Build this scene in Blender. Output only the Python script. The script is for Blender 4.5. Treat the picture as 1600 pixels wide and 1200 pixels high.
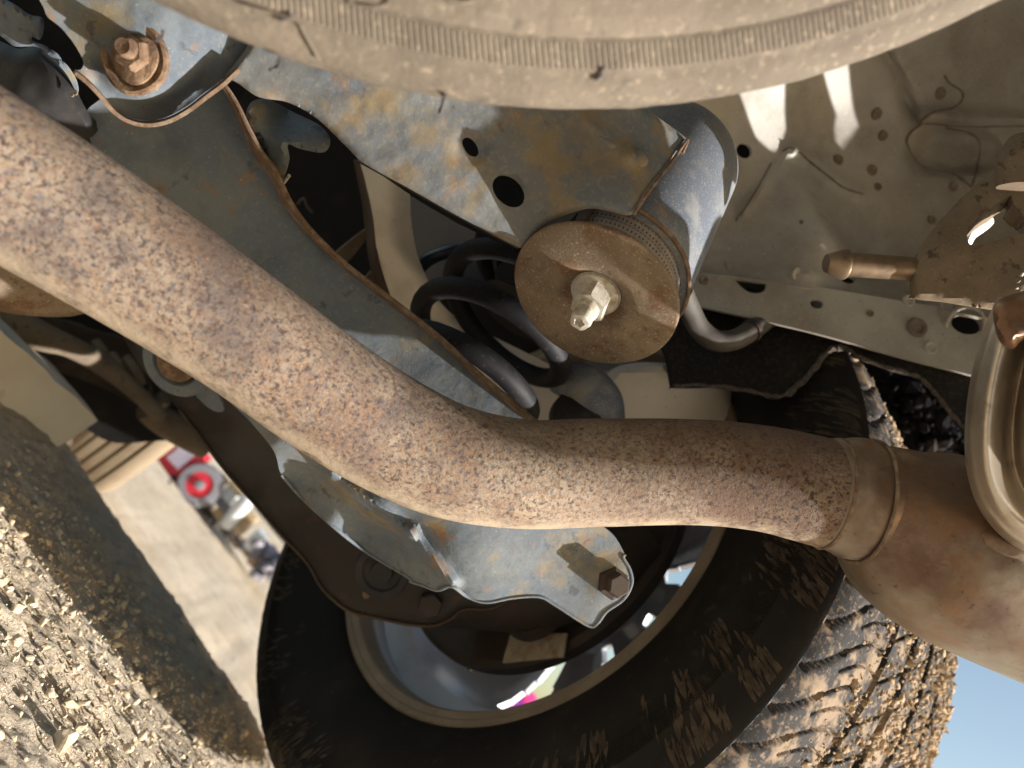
import bpy, bmesh, math, random
import numpy as np
from mathutils import Vector, Matrix
from mathutils.geometry import delaunay_2d_cdt

for o in list(bpy.data.objects): bpy.data.objects.remove(o)
SC = bpy.context.scene
COL = SC.collection
rnd = random.Random(7)
nrs = np.random.default_rng(11)

# ------------------------------------------------------------------ camera
FPX = 1202.0
pitch = math.radians(17)
CAM = np.array([0.0, 0.0, 0.18])
F = np.array([0, math.cos(pitch), math.sin(pitch)])
R0 = np.array([1.0, 0, 0]); U0 = np.array([0, -math.sin(pitch), math.cos(pitch)])
_n = math.hypot(.73, .68); _a, _b = .73/_n, .68/_n
X = _b*R0 + _a*U0
Y = -_a*R0 + _b*U0
cd = bpy.data.cameras.new('camera'); cam = bpy.data.objects.new('camera', cd); COL.objects.link(cam)
M = Matrix(((X[0], Y[0], -F[0], CAM[0]), (X[1], Y[1], -F[1], CAM[1]), (X[2], Y[2], -F[2], CAM[2]), (0, 0, 0, 1)))
cam.matrix_world = M
cd.sensor_width = 36; cd.lens = 36*FPX/1600; cd.clip_start = .01; cd.clip_end = 2000
cd.dof.use_dof = True; cd.dof.focus_distance = .43; cd.dof.aperture_fstop = 7.0
SC.camera = cam

# ------------------------------------------------------------------ light
SUN_AZ, SUN_EL = 98.5, 9.5            # degrees clockwise from +Y, above the horizon
saz, sel = math.radians(SUN_AZ), math.radians(SUN_EL)
SUN = np.array([math.sin(saz)*math.cos(sel), math.cos(saz)*math.cos(sel), math.sin(sel)])
w = bpy.data.worlds.new('World'); SC.world = w; w.use_nodes = True
nt = w.node_tree
sky = nt.nodes.new('ShaderNodeTexSky'); sky.sky_type = 'NISHITA'; sky.sun_disc = False
sky.sun_elevation = math.radians(22); sky.sun_rotation = saz
sky.sun_elevation = sel
sky.air_density = 1.0; sky.dust_density = 1.6; sky.ozone_density = 1.0
bg = nt.nodes['Background']; bg.inputs[1].default_value = .13
nt.links.new(sky.outputs[0], bg.inputs[0])
sl = bpy.data.lights.new('sun', 'SUN'); sl.energy = 5.0; sl.angle = math.radians(.55); sl.color = (1, .96, .91)
so = bpy.data.objects.new('sun', sl); COL.objects.link(so)
so.rotation_euler = Vector(SUN).to_track_quat('Z', 'Y').to_euler()
SC.view_settings.view_transform = 'Standard'; SC.view_settings.look = 'None'
SC.view_settings.exposure = 1.05; SC.view_settings.gamma = 1

# ------------------------------------------------------------------ helpers
def ray(u, v): return F + (u-800)/FPX*X - (v-600)/FPX*Y
def P(u, v, d): return CAM + d*ray(u, v)
def gz(x, y=0.): q = np.clip((np.asarray(y)-.85)/.65, 0, 1); return -.11*np.clip(x, -1.6, 1.6)-.13*q*q*(3-2*q)      # the dirt falls away gently towards the right
def G(u, v, z=0.0):
    r = ray(u, v); h = z
    for _ in range(40): q = CAM+r*((h-CAM[2])/r[2]); h = .5*h+.5*(z+float(gz(q[0], q[1])))
    return q
def camv(x, y, z): q = x*X + y*Y - z*F; return q/np.linalg.norm(q)
def proj(p):
    q = np.asarray(p)-CAM; z = q@F; return 800+FPX*(q@X)/z, 600-FPX*(q@Y)/z, z
def vnoise(x, y, seed=0):
    xi = np.floor(x).astype(np.int64); yi = np.floor(y).astype(np.int64); fx = x-xi; fy = y-yi
    fx = fx*fx*(3-2*fx); fy = fy*fy*(3-2*fy)
    def h(a, b):
        n = (a*374761393 + b*668265263 + seed*974634777) & 0xffffffff
        n = ((n ^ (n >> 13))*1274126177) & 0xffffffff
        return ((n ^ (n >> 16)) & 0xffff)/65535.0
    return (h(xi, yi)*(1-fx)+h(xi+1, yi)*fx)*(1-fy)+(h(xi, yi+1)*(1-fx)+h(xi+1, yi+1)*fx)*fy
def fbm(x, y, seed=0, octs=4):
    s = 0; a = .5
    for k in range(octs): s = s+a*(vnoise(x*2**k, y*2**k, seed+k)-.5); a *= .5
    return s
def frame(ax):
    ax = np.asarray(ax, float); ax = ax/np.linalg.norm(ax)
    t = np.cross(ax, [0, 0, 1.0])
    if np.linalg.norm(t) < 1e-3: t = np.cross(ax, [1.0, 0, 0])
    t /= np.linalg.norm(t); return t, np.cross(ax, t), ax

def build(name, verts, faces, mat, parent=None, smooth=True, uv=None, sharp=38, origin=None):
    verts = np.asarray(verts, float)
    if parent is not None: org = np.array(parent['_org'])
    else: org = verts.mean(0) if origin is None else np.asarray(origin)
    me = bpy.data.meshes.new(name)
    me.from_pydata((verts-org).tolist(), [], [tuple(int(i) for i in f) for f in faces])
    if mat: me.materials.append(mat)
    if uv is not None:
        l = me.uv_layers.new(name='UVMap')
        idx = np.zeros(len(me.loops), dtype=np.int32); me.loops.foreach_get('vertex_index', idx)
        UVL = np.asarray(uv, float)[idx].copy(); ls = np.zeros(len(me.polygons), dtype=np.int32); lt = ls.copy()
        me.polygons.foreach_get('loop_start', ls); me.polygons.foreach_get('loop_total', lt); qd = ls[lt == 4]     # close the seam where u wraps round
        if len(qd):
            ii = qd[:, None]+np.arange(4); U4 = UVL[ii, 0]; wrap = (U4.max(1)-U4.min(1)) > .6; U4[wrap] = np.where(U4[wrap] < .3, U4[wrap]+1, U4[wrap]); UVL[ii, 0] = U4
        l.data.foreach_set('uv', UVL.ravel())
    if smooth:
        me.polygons.foreach_set('use_smooth', [True]*len(me.polygons))
        try: me.set_sharp_from_angle(angle=math.radians(sharp))
        except Exception: pass
    me.update()
    o = bpy.data.objects.new(name, me); COL.objects.link(o)
    if parent is not None: o.parent = parent; o['_org'] = list(org)
    else: o.location = org; o['_org'] = list(org)
    return o
def child_org(o, parent):        # a sub-part keeps the frame of its part
    return o
def tag(o, label, cat, group=None):
    o['label'] = label; o['category'] = cat
    if group: o['group'] = group
    return o
def thing(name, label, cat, loc, group=None):
    o = bpy.data.objects.new(name, None); COL.objects.link(o); o.location = loc; o['_org'] = list(map(float, loc))
    o.empty_display_size = .02
    return tag(o, label, cat, group)
def structure(o): o['kind'] = 'structure'; return o
def stuff(o): o['kind'] = 'stuff'; return o

def catmull(pts, n=6, closed=False):
    p = [np.asarray(q, float) for q in pts]; out = []; N = len(p)
    rng = range(N) if closed else range(N-1)
    for i in rng:
        a = p[(i-1) % N] if (closed or i > 0) else 2*p[0]-p[1]
        b = p[i]; c = p[(i+1) % N]
        d = p[(i+2) % N] if (closed or i+2 < N) else 2*p[-1]-p[-2]
        if np.allclose(b, c): continue
        if np.allclose(a, b): a = 2*b-c
        if np.allclose(c, d): d = 2*c-b
        for k in range(n):
            t = k/n
            out.append(.5*((2*b)+(-a+c)*t+(2*a-5*b+4*c-d)*t*t+(-a+3*b-3*c+d)*t**3))
    if not closed: out.append(p[-1])
    return np.array(out)

def tps(ctrl):
    """smooth depth surface through control points (u, v, depth)"""
    c = np.array(ctrl, float); x = c[:, :2]/1000; n = len(c)
    if n <= 3:
        A = np.c_[np.ones(n), x]; s = np.linalg.lstsq(A, c[:, 2], rcond=None)[0]
        return lambda u, v: s[0]+s[1]*np.asarray(u)/1000+s[2]*np.asarray(v)/1000
    def K(r2): return np.where(r2 > 1e-12, .5*r2*np.log(np.maximum(r2, 1e-12)), 0)
    D = ((x[:, None]-x[None])**2).sum(-1); A = np.zeros((n+3, n+3)); A[:n, :n] = K(D)+np.eye(n)*1e-5
    A[:n, n] = 1; A[:n, n+1:] = x; A[n, :n] = 1; A[n+1:, :n] = x.T
    s = np.linalg.solve(A, np.r_[c[:, 2], 0, 0, 0])
    def f(u, v):
        u = np.atleast_1d(np.asarray(u, float))/1000; v = np.atleast_1d(np.asarray(v, float))/1000
        r2 = (u[:, None]-x[None, :, 0])**2+(v[:, None]-x[None, :, 1])**2
        return K(r2)@s[:n]+s[n]+s[n+1]*u+s[n+2]*v
    return f

def inside(px, py, poly):
    c = np.zeros(len(px), bool); j = len(poly)-1
    for i in range(len(poly)):
        xi, yi = poly[i]; xj, yj = poly[j]
        if yi != yj: c ^= ((yi > py) != (yj > py)) & (px < (xj-xi)*(py-yi)/(yj-yi)+xi)
        j = i
    return c

def sheet(name, outline, ctrl, thick, mat, parent=None, holes=(), step=12, n=5, smooth=True, bump=None, rough=.0, edge=0.0, sharp=38, lipr=0):
    """a pressed metal (or other) sheet of real thickness; the outline and depth surface give its form.
    edge: how far the rim turns away (rounded rim) over the first lipr pixels"""
    out = catmull(outline, n, True) if smooth else np.array(outline, float)
    if smooth:
        o2 = []
        for i in range(len(out)):
            a_0, a_1 = out[i], out[(i+1) % len(out)]; L_ = np.hypot(*(a_1-a_0)); k_ = max(1, int(round(L_/(step*.75))))
            if L_ < step*.25 and o2 and np.hypot(*(a_0-o2[-1])) < step*.35: continue
            for j_ in range(k_): o2.append(a_0+(a_1-a_0)*j_/k_)
        out = np.array(o2)
    hl = [catmull(h, n, True) if len(h) < 20 else np.array(h, float) for h in holes]
    pts = [tuple(p) for p in out]; edges = [(i, (i+1) % len(pts)) for i in range(len(pts))]
    for h in hl:
        b = len(pts); pts += [tuple(p) for p in h]; edges += [(b+i, b+(i+1) % len(h)) for i in range(len(h))]
    x0, y0 = out.min(0); x1, y1 = out.max(0)
    gx, gy = np.meshgrid(np.arange(x0+step*.5, x1, step), np.arange(y0+step*.5, y1, step*.87)); gx = gx+(np.arange(gx.shape[0]) % 2)[:, None]*step*.5
    gx = gx.ravel(); gy = gy.ravel(); ok = inside(gx, gy, out)
    for h in hl: ok &= ~inside(gx, gy, h)
    gx, gy = gx[ok], gy[ok]
    allb = np.array(pts)
    if len(gx):
        dm = np.min(np.hypot(gx[:, None]-allb[None, :, 0], gy[:, None]-allb[None, :, 1]), axis=1); ok = dm > step*.4
        gx, gy = gx[ok], gy[ok]
    pts += list(zip(gx, gy))
    v2, e2, f2, *_ = delaunay_2d_cdt([Vector(p) for p in pts], edges, [], 0, 1e-5)
    v = np.array([(p.x, p.y) for p in v2]); f = [t for t in f2 if len(t) >= 3]
    cx = np.array([v[list(t)].mean(0) for t in f]); ok = inside(cx[:, 0], cx[:, 1], out)
    for h in hl: ok &= ~inside(cx[:, 0], cx[:, 1], h)
    f = [list(t) for t, k in zip(f, ok) if k]
    fn = tps(ctrl) if not callable(ctrl) else ctrl
    d = np.asarray(fn(v[:, 0], v[:, 1]), float).ravel()
    if bump is not None: d = d+bump(v[:, 0], v[:, 1])
    if rough: d = d+rough*fbm(v[:, 0]/28, v[:, 1]/28, 3, 3)*2
    if edge:
        dm = np.min(np.hypot(v[:, None, 0]-out[None, :, 0], v[:, None, 1]-out[None, :, 1]), axis=1)
        d = d+edge*np.clip(1-dm/lipr, 0, 1)**2
    w3 = CAM+d[:, None]*(F+(v[:, :1]-800)/FPX*X-(v[:, 1:]-600)/FPX*Y)
    # normals toward the camera
    nn = np.zeros_like(w3); faces = []
    for t in f:
        a, b, c = w3[t[0]], w3[t[1]], w3[t[2]]; nrm = np.cross(b-a, c-a)
        if nrm@(CAM-a) < 0: t = t[::-1]; nrm = -nrm
        faces.append(t)
        for i in t: nn[i] += nrm
    nn /= np.maximum(np.linalg.norm(nn, axis=1), 1e-12)[:, None]
    N = len(w3); back = w3-nn*thick
    dirs = set()
    for t in faces:
        for i in range(len(t)): dirs.add((t[i], t[(i+1) % len(t)]))
    walls = [[a, b] for a, b in dirs if (b, a) not in dirs]
    allf = list(faces)+[[i+N for i in t[::-1]] for t in faces]+[[b, a, a+N, b+N] for a, b in walls]
    uv = np.r_[v/1000, v/1000]
    return build(name, np.r_[w3, back], allf, mat, parent, True, uv, sharp)

def tube3(name, pts, rad, mat, parent=None, seg=16, n=6, cap=True, flat=1.0, bumpr=0):
    """tube along 3D points, rad scalar or list"""
    pts = np.asarray(pts, float)
    rad = np.full(len(pts), rad) if np.isscalar(rad) else np.asarray(rad, float)
    q = catmull(np.c_[pts, rad], n) if n > 1 else np.c_[pts, rad]
    p, r = q[:, :3], q[:, 3]
    T = np.gradient(p, axis=0); T /= np.linalg.norm(T, axis=1)[:, None]
    t, b, _ = frame(T[0]); verts = []; uvs = []; L = 0
    for i in range(len(p)):
        t = t-T[i]*(t@T[i]); t /= np.linalg.norm(t); b = np.cross(T[i], t)
        if i: L += np.linalg.norm(p[i]-p[i-1])
        for k in range(seg):
            a = 2*math.pi*k/seg
            rr = r[i]*(1+(bumpr*float(fbm(np.array([k*.7]), np.array([i*.5]), 5, 2)[0]) if bumpr else 0))
            verts.append(p[i]+rr*(math.cos(a)*t+math.sin(a)*b*flat)); uvs.append((k/seg, L))
    faces = [[i*seg+k, i*seg+(k+1) % seg, (i+1)*seg+(k+1) % seg, (i+1)*seg+k] for i in range(len(p)-1) for k in range(seg)]
    if cap: faces += [list(range(seg))[::-1], [(len(p)-1)*seg+k for k in range(seg)]]
    return build(name, verts, faces, mat, parent, True, uvs)
def tube(name, pts, rad, mat, parent=None, **k):
    """pts = (u, v, depth)"""
    return tube3(name, [P(*q[:3]) for q in pts], rad, mat, parent, **k)

def lathe(name, c, ax, prof, mat, parent=None, seg=48, cap0=False, cap1=False, rot=0, sharp=38, fn=None):
    """prof = list of (radius, height along ax)"""
    t, b, a = frame(ax); c = np.asarray(c); verts = []; uvs = []
    m = len(prof)
    for j, (r, h) in enumerate(prof):
        for k in range(seg):
            an = 2*math.pi*k/seg+rot
            rr = r if fn is None else r+fn(an, h, r)
            verts.append(c+a*h+rr*(math.cos(an)*t+math.sin(an)*b)); uvs.append((k/seg, j/m))
    faces = [[j*seg+k, j*seg+(k+1) % seg, (j+1)*seg+(k+1) % seg, (j+1)*seg+k] for j in range(m-1) for k in range(seg)]
    if cap0: faces.append(list(range(seg))[::-1])
    if cap1: faces.append([(m-1)*seg+k for k in range(seg)])
    return build(name, verts, faces, mat, parent, True, uvs, sharp)

def box(name, c, size, mat, parent=None, axes=None, bev=0.0):
    A = np.eye(3) if axes is None else np.array(axes)
    bm = bmesh.new(); bmesh.ops.create_cube(bm, size=1)
    for v in bm.verts: v.co = Vector((v.co.x*size[0], v.co.y*size[1], v.co.z*size[2]))
    if bev: bmesh.ops.bevel(bm, geom=list(bm.edges), offset=bev, segments=2, affect='EDGES', profile=.6)
    vs = np.array([tuple(v.co) for v in bm.verts])@A+np.asarray(c)
    fs = [[v.index for v in f.verts] for f in bm.faces]; bm.free()
    return build(name, vs, fs, mat, parent, True)

# ------------------------------------------------------------------ materials
def mat(name, base, layers=(), rough=.75, metal=0.0, bump=(), spec=.4, coord='Object', rlayer=None, mapscale=None):
    """layers: (colour, noise scale, lo, hi, detail, amount[, 'v' voronoi spots][, stretch])"""
    m = bpy.data.materials.new(name); m.use_nodes = True; N = m.node_tree.nodes; L = m.node_tree.links
    bs = N['Principled BSDF']; bs.inputs['Roughness'].default_value = rough; bs.inputs['Metallic'].default_value = metal
    bs.inputs['Specular IOR Level'].default_value = spec
    tc = N.new('ShaderNodeTexCoord'); src = tc.outputs[coord]
    def mapped(off, st=(1, 1, 1)):
        mp = N.new('ShaderNodeMapping'); mp.inputs['Location'].default_value = off; mp.inputs['Scale'].default_value = st
        L.new(src, mp.inputs[0]); return mp.outputs[0]
    col = N.new('ShaderNodeRGB'); col.outputs[0].default_value = (*base, 1); cur = col.outputs[0]
    last = None
    for i, la in enumerate(layers):
        c, sc, lo, hi, det, amt = la[:6]; kind = la[6] if len(la) > 6 else 'n'; st = la[7] if len(la) > 7 else (1, 1, 1)
        co = mapped((i*3.17+.3, i*1.73, i*2.41), st)
        if kind == 'v':
            t = N.new('ShaderNodeTexVoronoi'); t.inputs['Scale'].default_value = sc; L.new(co, t.inputs['Vector'])
            nn = N.new('ShaderNodeTexNoise'); nn.inputs['Scale'].default_value = sc*.8; nn.inputs['Detail'].default_value = 3; L.new(co, nn.inputs['Vector'])
            ad = N.new('ShaderNodeMath'); ad.operation = 'MULTIPLY_ADD'; L.new(nn.outputs['Fac'], ad.inputs[0]); ad.inputs[1].default_value = -.9; L.new(t.outputs['Distance'], ad.inputs[2])
            neg = N.new('ShaderNodeMath'); neg.operation = 'MULTIPLY'; L.new(ad.outputs[0], neg.inputs[0]); neg.inputs[1].default_value = -1
            o = neg.outputs[0]
        else:
            t = N.new('ShaderNodeTexNoise'); t.inputs['Scale'].default_value = sc; t.inputs['Detail'].default_value = det
            t.inputs['Roughness'].default_value = .62; L.new(co, t.inputs['Vector']); o = t.outputs['Fac']
        mr = N.new('ShaderNodeMapRange'); mr.inputs['From Min'].default_value = lo; mr.inputs['From Max'].default_value = hi; mr.inputs['To Max'].default_value = amt
        L.new(o, mr.inputs['Value']); mx = N.new('ShaderNodeMix'); mx.data_type = 'RGBA'
        L.new(mr.outputs[0], mx.inputs['Factor']); L.new(cur, mx.inputs['A']); mx.inputs['B'].default_value = (*c, 1); cur = mx.outputs['Result']; last = mr.outputs[0]
    L.new(cur, bs.inputs['Base Color'])
    prev = None
    for i, bb in enumerate(bump):
        sc, stg, dist, det = bb[:4]; st = bb[4] if len(bb) > 4 else (1, 1, 1)
        t = N.new('ShaderNodeTexNoise'); t.inputs['Scale'].default_value = sc; t.inputs['Detail'].default_value = det; t.inputs['Roughness'].default_value = .65
        L.new(mapped((i*5.1+1, i*2.2, .4), st), t.inputs['Vector'])
        bn = N.new('ShaderNodeBump'); bn.inputs['Strength'].default_value = stg; bn.inputs['Distance'].default_value = dist; L.new(t.outputs['Fac'], bn.inputs['Height'])
        if prev: L.new(prev, bn.inputs['Normal'])
        prev = bn.outputs[0]
    if prev: L.new(prev, bs.inputs['Normal'])
    m['_'] = 1
    return m
def srgb(r, g, b): return tuple(((c/255+.055)/1.055)**2.4 if c/255 > .04045 else c/255/12.92 for c in (r, g, b))
TAN = (.36, .27, .185); DUST = (.42, .335, .235)
M_pipe = mat('rusty_exhaust_steel', (.26, .21, .165), [
    ((.34, .28, .21), 12, .42, .62, 4, .75), ((.13, .075, .052), 17, .47, .60, 5, .7), ((.26, .14, .07), 330, .50, .64, 7, .6), ((.15, .09, .065), 420, .50, .60, 7, .75),
    ((.095, .10, .12), 360, .55, .63, 6, .75), ((.30, .22, .14), 480, .54, .66, 5, .6), ((.045, .028, .026), 420, .565, .63, 6, .85), ((.06, .038, .032), 330, .58, .65, 7, .8),
    ((.45, .38, .29), 900, .66, .70, 2, .7)], rough=.72, metal=.0, spec=.35,
    bump=[(330, .7, .0008, 7), (1300, .6, .0005, 4)])
M_pipe2 = mat('heat_tinted_exhaust_steel', (.27, .21, .135), [
    ((.33, .23, .12), 14, .42, .6, 4, .8), ((.20, .09, .04), 160, .5, .6, 6, .7), ((.09, .05, .04), 230, .53, .6, 5, .8), ((.16, .11, .09), 30, .5, .66, 4, .6)],
    rough=.5, metal=.35, bump=[(300, .35, .0005, 5), (60, .3, .0006, 2)])
M_muff = mat('brown_stained_stainless_steel', (.30, .26, .205), [
    ((.15, .095, .065), 11, .43, .60, 6, .9), ((.24, .13, .06), 26, .5, .65, 6, .7), ((.11, .06, .045), 18, .56, .68, 6, .75), ((.07, .045, .035), 210, .64, .70, 4, .7),
    ((.22, .17, .12), 300, .55, .7, 3, .4, 'n', (1, .06, 1))],
    rough=.40, metal=.55, bump=[(45, .25, .001, 3), (420, .25, .0003, 4)])
M_bright = mat('bright_stamped_stainless_steel', (.60, .53, .43), [
    ((.34, .26, .18), 30, .5, .68, 5, .7), ((.2, .12, .08), 60, .60, .70, 6, .7)], rough=.34, metal=.75, bump=[(150, .2, .0004, 4)])
BLUEGREY = (.115, .142, .175)
M_frame = mat('blue_grey_steel_with_rust_bloom', BLUEGREY, [
    ((.17, .185, .185), 22, .44, .62, 5, .7), ((.24, .19, .10), 30, .54, .64, 7, .8), ((.26, .13, .045), 55, .585, .68, 7, .75), ((.19, .2, .2), 300, .5, .7, 4, .5),
    ((.06, .07, .085), 75, .62, .68, 4, .7), ((.07, .085, .105), 14, .5, .64, 5, .7), ((.4, .38, .34), 700, .68, .72, 2, .6)], rough=.72, spec=.3, bump=[(240, .45, .0008, 6), (1100, .25, .0003, 2)])
M_frame2 = mat('dusty_rusted_crossmember_steel', (.14, .15, .155), [
    ((.10, .125, .155), 26, .48, .60, 5, .8), ((.22, .17, .095), 34, .50, .64, 6, .85), ((.27, .15, .065), 55, .57, .68, 7, .6), ((.28, .25, .20), 420, .52, .72, 4, .45),
    ((.08, .08, .085), 90, .63, .69, 5, .6)], rough=.7, spec=.3, bump=[(200, .4, .0008, 6), (1000, .35, .0003, 3)])
M_tubeblue = mat('scuffed_blue_grey_steel', (.12, .14, .175), [
    ((.25, .25, .24), 24, .48, .66, 5, .6), ((.40, .38, .32), 800, .56, .64, 5, .6), ((.30, .30, .28), 34, .54, .64, 7, .6), ((.3, .2, .09), 50, .62, .7, 5, .6)], rough=.5, spec=.5, bump=[(700, .25, .0003, 3)])
M_disc = mat('dust_coated_brown_washer_steel', (.155, .12, .085), [
    ((.24, .185, .13), 35, .46, .64, 6, .8), ((.13, .065, .032), 50, .50, .64, 6, .75), ((.075, .05, .035), 160, .58, .68, 6, .6), ((.5, .43, .33), 900, .60, .68, 3, .6)], rough=.75, spec=.3,
    bump=[(700, .45, .0004, 4), (90, .2, .0008, 3)])
M_nut = mat('pale_corroded_zinc', (.40, .38, .33), [((.52, .50, .45), 180, .45, .6, 5, .8), ((.28, .18, .09), 120, .56, .68, 5, .7), ((.2, .18, .15), 500, .58, .7, 3, .6)], rough=.65,
            bump=[(500, .6, .0006, 5)])
M_rustbolt = mat('flaking_rust', (.13, .085, .058), [((.27, .185, .12), 120, .44, .60, 7, .85), ((.06, .032, .022), 110, .52, .64, 6, .85), ((.20, .11, .055), 350, .52, .66, 5, .7)], rough=.85, spec=.2,
                 bump=[(260, .8, .0015, 6), (1200, .5, .0004, 3)])
M_edge = mat('rusty_cut_steel_edge', (.15, .10, .068), [((.26, .20, .145), 120, .45, .62, 5, .8), ((.12, .07, .04), 200, .54, .66, 5, .8)], rough=.8, spec=.2, bump=[(400, .7, .0008, 5)])
M_rubber = mat('dusty_grey_rubber', (.26, .235, .205), [((.16, .145, .13), 90, .5, .66, 4, .7)], rough=.85, spec=.2, bump=[(800, .3, .0003, 3)])
M_darkrub = mat('black_rubber', (.022, .021, .022), [((.07, .06, .05), 50, .5, .72, 4, .5)], rough=.7, spec=.3, bump=[(300, .2, .0005, 3)])
M_black = mat('black_trim_and_shade', (.012, .0115, .012), [((.03, .026, .022), 18, .5, .7, 4, .6)], rough=.8, spec=.2, bump=[(60, .3, .002, 4)])  # black for trim and plastic; also the shade colour of backing sheets
M_brown = mat('brown_dusty_painted_steel', (.05, .036, .027), [((.11, .082, .058), 14, .48, .68, 4, .7), ((.07, .034, .02), 40, .58, .7, 5, .7)], rough=.75, spec=.25, bump=[(200, .3, .0006, 4)])
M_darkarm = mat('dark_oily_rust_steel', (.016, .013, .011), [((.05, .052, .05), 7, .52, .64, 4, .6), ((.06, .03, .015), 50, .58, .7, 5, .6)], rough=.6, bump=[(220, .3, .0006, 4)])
M_body = mat('beige_body_primer', (.43, .41, .37), [((.33, .305, .265), 9, .42, .62, 5, .8), ((.19, .165, .135), 5, .50, .68, 5, .7), ((.2, .165, .13), 22, .54, .72, 6, .6), ((.14, .11, .085), 330, .64, .70, 3, .6), ((.55, .51, .44), 500, .62, .7, 2, .5)],
             rough=.55, spec=.4, bump=[(25, .15, .002, 3), (600, .2, .0004, 3)])
M_weld = mat('brown_weld_spot', (.17, .13, .10), [((.26, .21, .16), 300, .45, .65, 4, .8)], rough=.6, bump=[(600, .5, .0006, 4)])
M_sealer = mat('brown_seam_sealer', (.14, .11, .085), [((.22, .18, .14), 200, .45, .65, 4, .8)], rough=.7, bump=[(500, .5, .0006, 4)])
M_cream = mat('cream_painted_steel', (.66, .61, .52), [((.42, .37, .29), 16, .5, .7, 4, .7), ((.2, .17, .14), 300, .66, .72, 3, .6)], rough=.45, spec=.5, bump=[(40, .15, .001, 3)])
M_spring = mat('satin_black_spring_coating', (.009, .0095, .012), [((.025, .024, .025), 60, .5, .72, 4, .6), ((.09, .08, .065), 300, .60, .68, 5, .5)], rough=.65, spec=.25, bump=[(500, .15, .0003, 3)])
M_hose = mat('grey_rubber_hose', (.055, .048, .042), [((.10, .085, .07), 40, .45, .65, 4, .7)], rough=.7, bump=[(300, .3, .0005, 3)])
M_felt = mat('black_felt_liner', (.028, .025, .023), [((.06, .052, .045), 300, .5, .66, 5, .8)], rough=.95, spec=.1, bump=[(700, .9, .0012, 5)])
M_feltedge = mat('frayed_grey_felt_edge', (.10, .085, .072), [((.2, .17, .14), 500, .5, .62, 5, .8)], rough=.95, spec=.1, bump=[(700, 1, .0015, 5)])
M_hanger = mat('dust_caked_brown_rubber', (.155, .118, .082), [((.21, .165, .115), 22, .44, .62, 5, .8), ((.06, .045, .035), 130, .58, .66, 6, .8), ((.3, .25, .18), 600, .6, .7, 3, .5)], rough=.8, spec=.2,
               bump=[(160, .4, .001, 5), (900, .3, .0004, 3)])
M_rod = mat('rubbed_bronze_steel_rod', (.28, .205, .135), [((.10, .07, .05), 28, .45, .6, 5, .85), ((.5, .44, .36), 60, .6, .68, 4, .7)], rough=.42, metal=.6, bump=[(300, .2, .0004, 4)])
M_tyre = mat('black_tyre_rubber', (.012, .0105, .0095), [((.035, .028, .022), 12, .52, .70, 5, .5), ((.06, .048, .037), 90, .60, .72, 5, .5)], rough=.75, spec=.2, bump=[(500, .2, .0004, 3)])
M_tread = mat('muddy_tread_rubber', (.030, .030, .032), [((.045, .043, .043), 26, .44, .64, 5, .7), ((.28, .21, .145), 40, .50, .60, 8, .85), ((.26, .19, .13), 240, .55, .66, 5, .7)], rough=.85, spec=.15, bump=[(450, .5, .0008, 5)])
M_mud = mat('dry_pale_mud', (.42, .31, .20), [((.54, .42, .29), 200, .42, .62, 5, .8), ((.26, .18, .11), 150, .55, .66, 5, .7)], rough=.95, spec=.1, bump=[(700, .7, .001, 5)])
M_rim = mat('brown_dusty_rim_flange', (.185, .145, .105), [((.25, .205, .15), 25, .44, .62, 4, .7), ((.07, .05, .035), 300, .63, .70, 3, .7)], rough=.6, spec=.35, bump=[(400, .25, .0005, 4)])
M_silver = mat('silver_wheel_paint', (.55, .58, .63), [((.27, .28, .3), 12, .5, .7, 4, .6)], rough=.38, metal=.55, bump=[(60, .05, .001, 2)])
M_brake = mat('dark_rusted_brake_steel', (.022, .016, .013), [((.038, .024, .017), 30, .48, .66, 5, .7), ((.03, .025, .022), 60, .55, .68, 4, .7)], rough=.65, bump=[(200, .35, .0006, 5)])
M_sticker = mat('stained_pale_label', (.30, .26, .19), [((.2, .11, .05), 50, .5, .66, 5, .8), ((.38, .34, .27), 90, .5, .62, 4, .7)], rough=.7)
M_dustyre = mat('dust_coated_spare_tyre_rubber', (.14, .12, .096), [((.205, .175, .14), 13, .42, .62, 6, .8), ((.12, .10, .082), 28, .50, .64, 6, .75), ((.07, .062, .058), 60, .60, .70, 6, .65), ((.33, .28, .215), 300, .56, .7, 4, .55)], rough=.85, spec=.2,
                bump=[(45, .5, .0022, 6), (350, .5, .0009, 5)])
M_hair = mat('black_rubber_whisker', (.05, .045, .05), rough=.6)
M_ground = mat('pale_sandy_dirt', (.56, .465, .345), [((.65, .565, .45), 5, .42, .62, 6, .8), ((.46, .375, .27), 16, .5, .66, 6, .7), ((.30, .23, .16), 70, .58, .68, 6, .7), ((.70, .62, .52), 160, .58, .7, 4, .6), ((.16, .12, .09), 300, .62, .7, 3, .6)],
               rough=.95, spec=.1, bump=[(60, .5, .006, 6), (260, .9, .004, 6)])
M_pebble = mat('sandy_grit', (.53, .43, .30), [((.60, .50, .37), 60, .42, .6, 4, .8), ((.26, .2, .145), 40, .55, .66, 5, .7)], rough=.95, spec=.1, bump=[(500, .6, .0012, 5)])
M_slab = mat('pale_timber', (.76, .67, .54), [((.66, .57, .45), 8, .42, .6, 4, .7), ((.36, .27, .17), 22, .60, .72, 5, .6)], rough=.85, bump=[(60, .4, .003, 5)])  # pale base colour raised because the block lies out of the sun
M_fartyre = mat('tan_dusty_tyre', (.22, .175, .12), [((.17, .12, .08), 12, .5, .68, 4, .7)], rough=.85, bump=[(60, .3, .003, 4)])
M_red = mat('faded_red_paint', (.52, .025, .045), rough=.45)
M_redlabel = mat('pale_lilac_label', (.72, .66, .80), [((.45, .40, .6), 120, .5, .6, 3, .6)], rough=.5)
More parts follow.
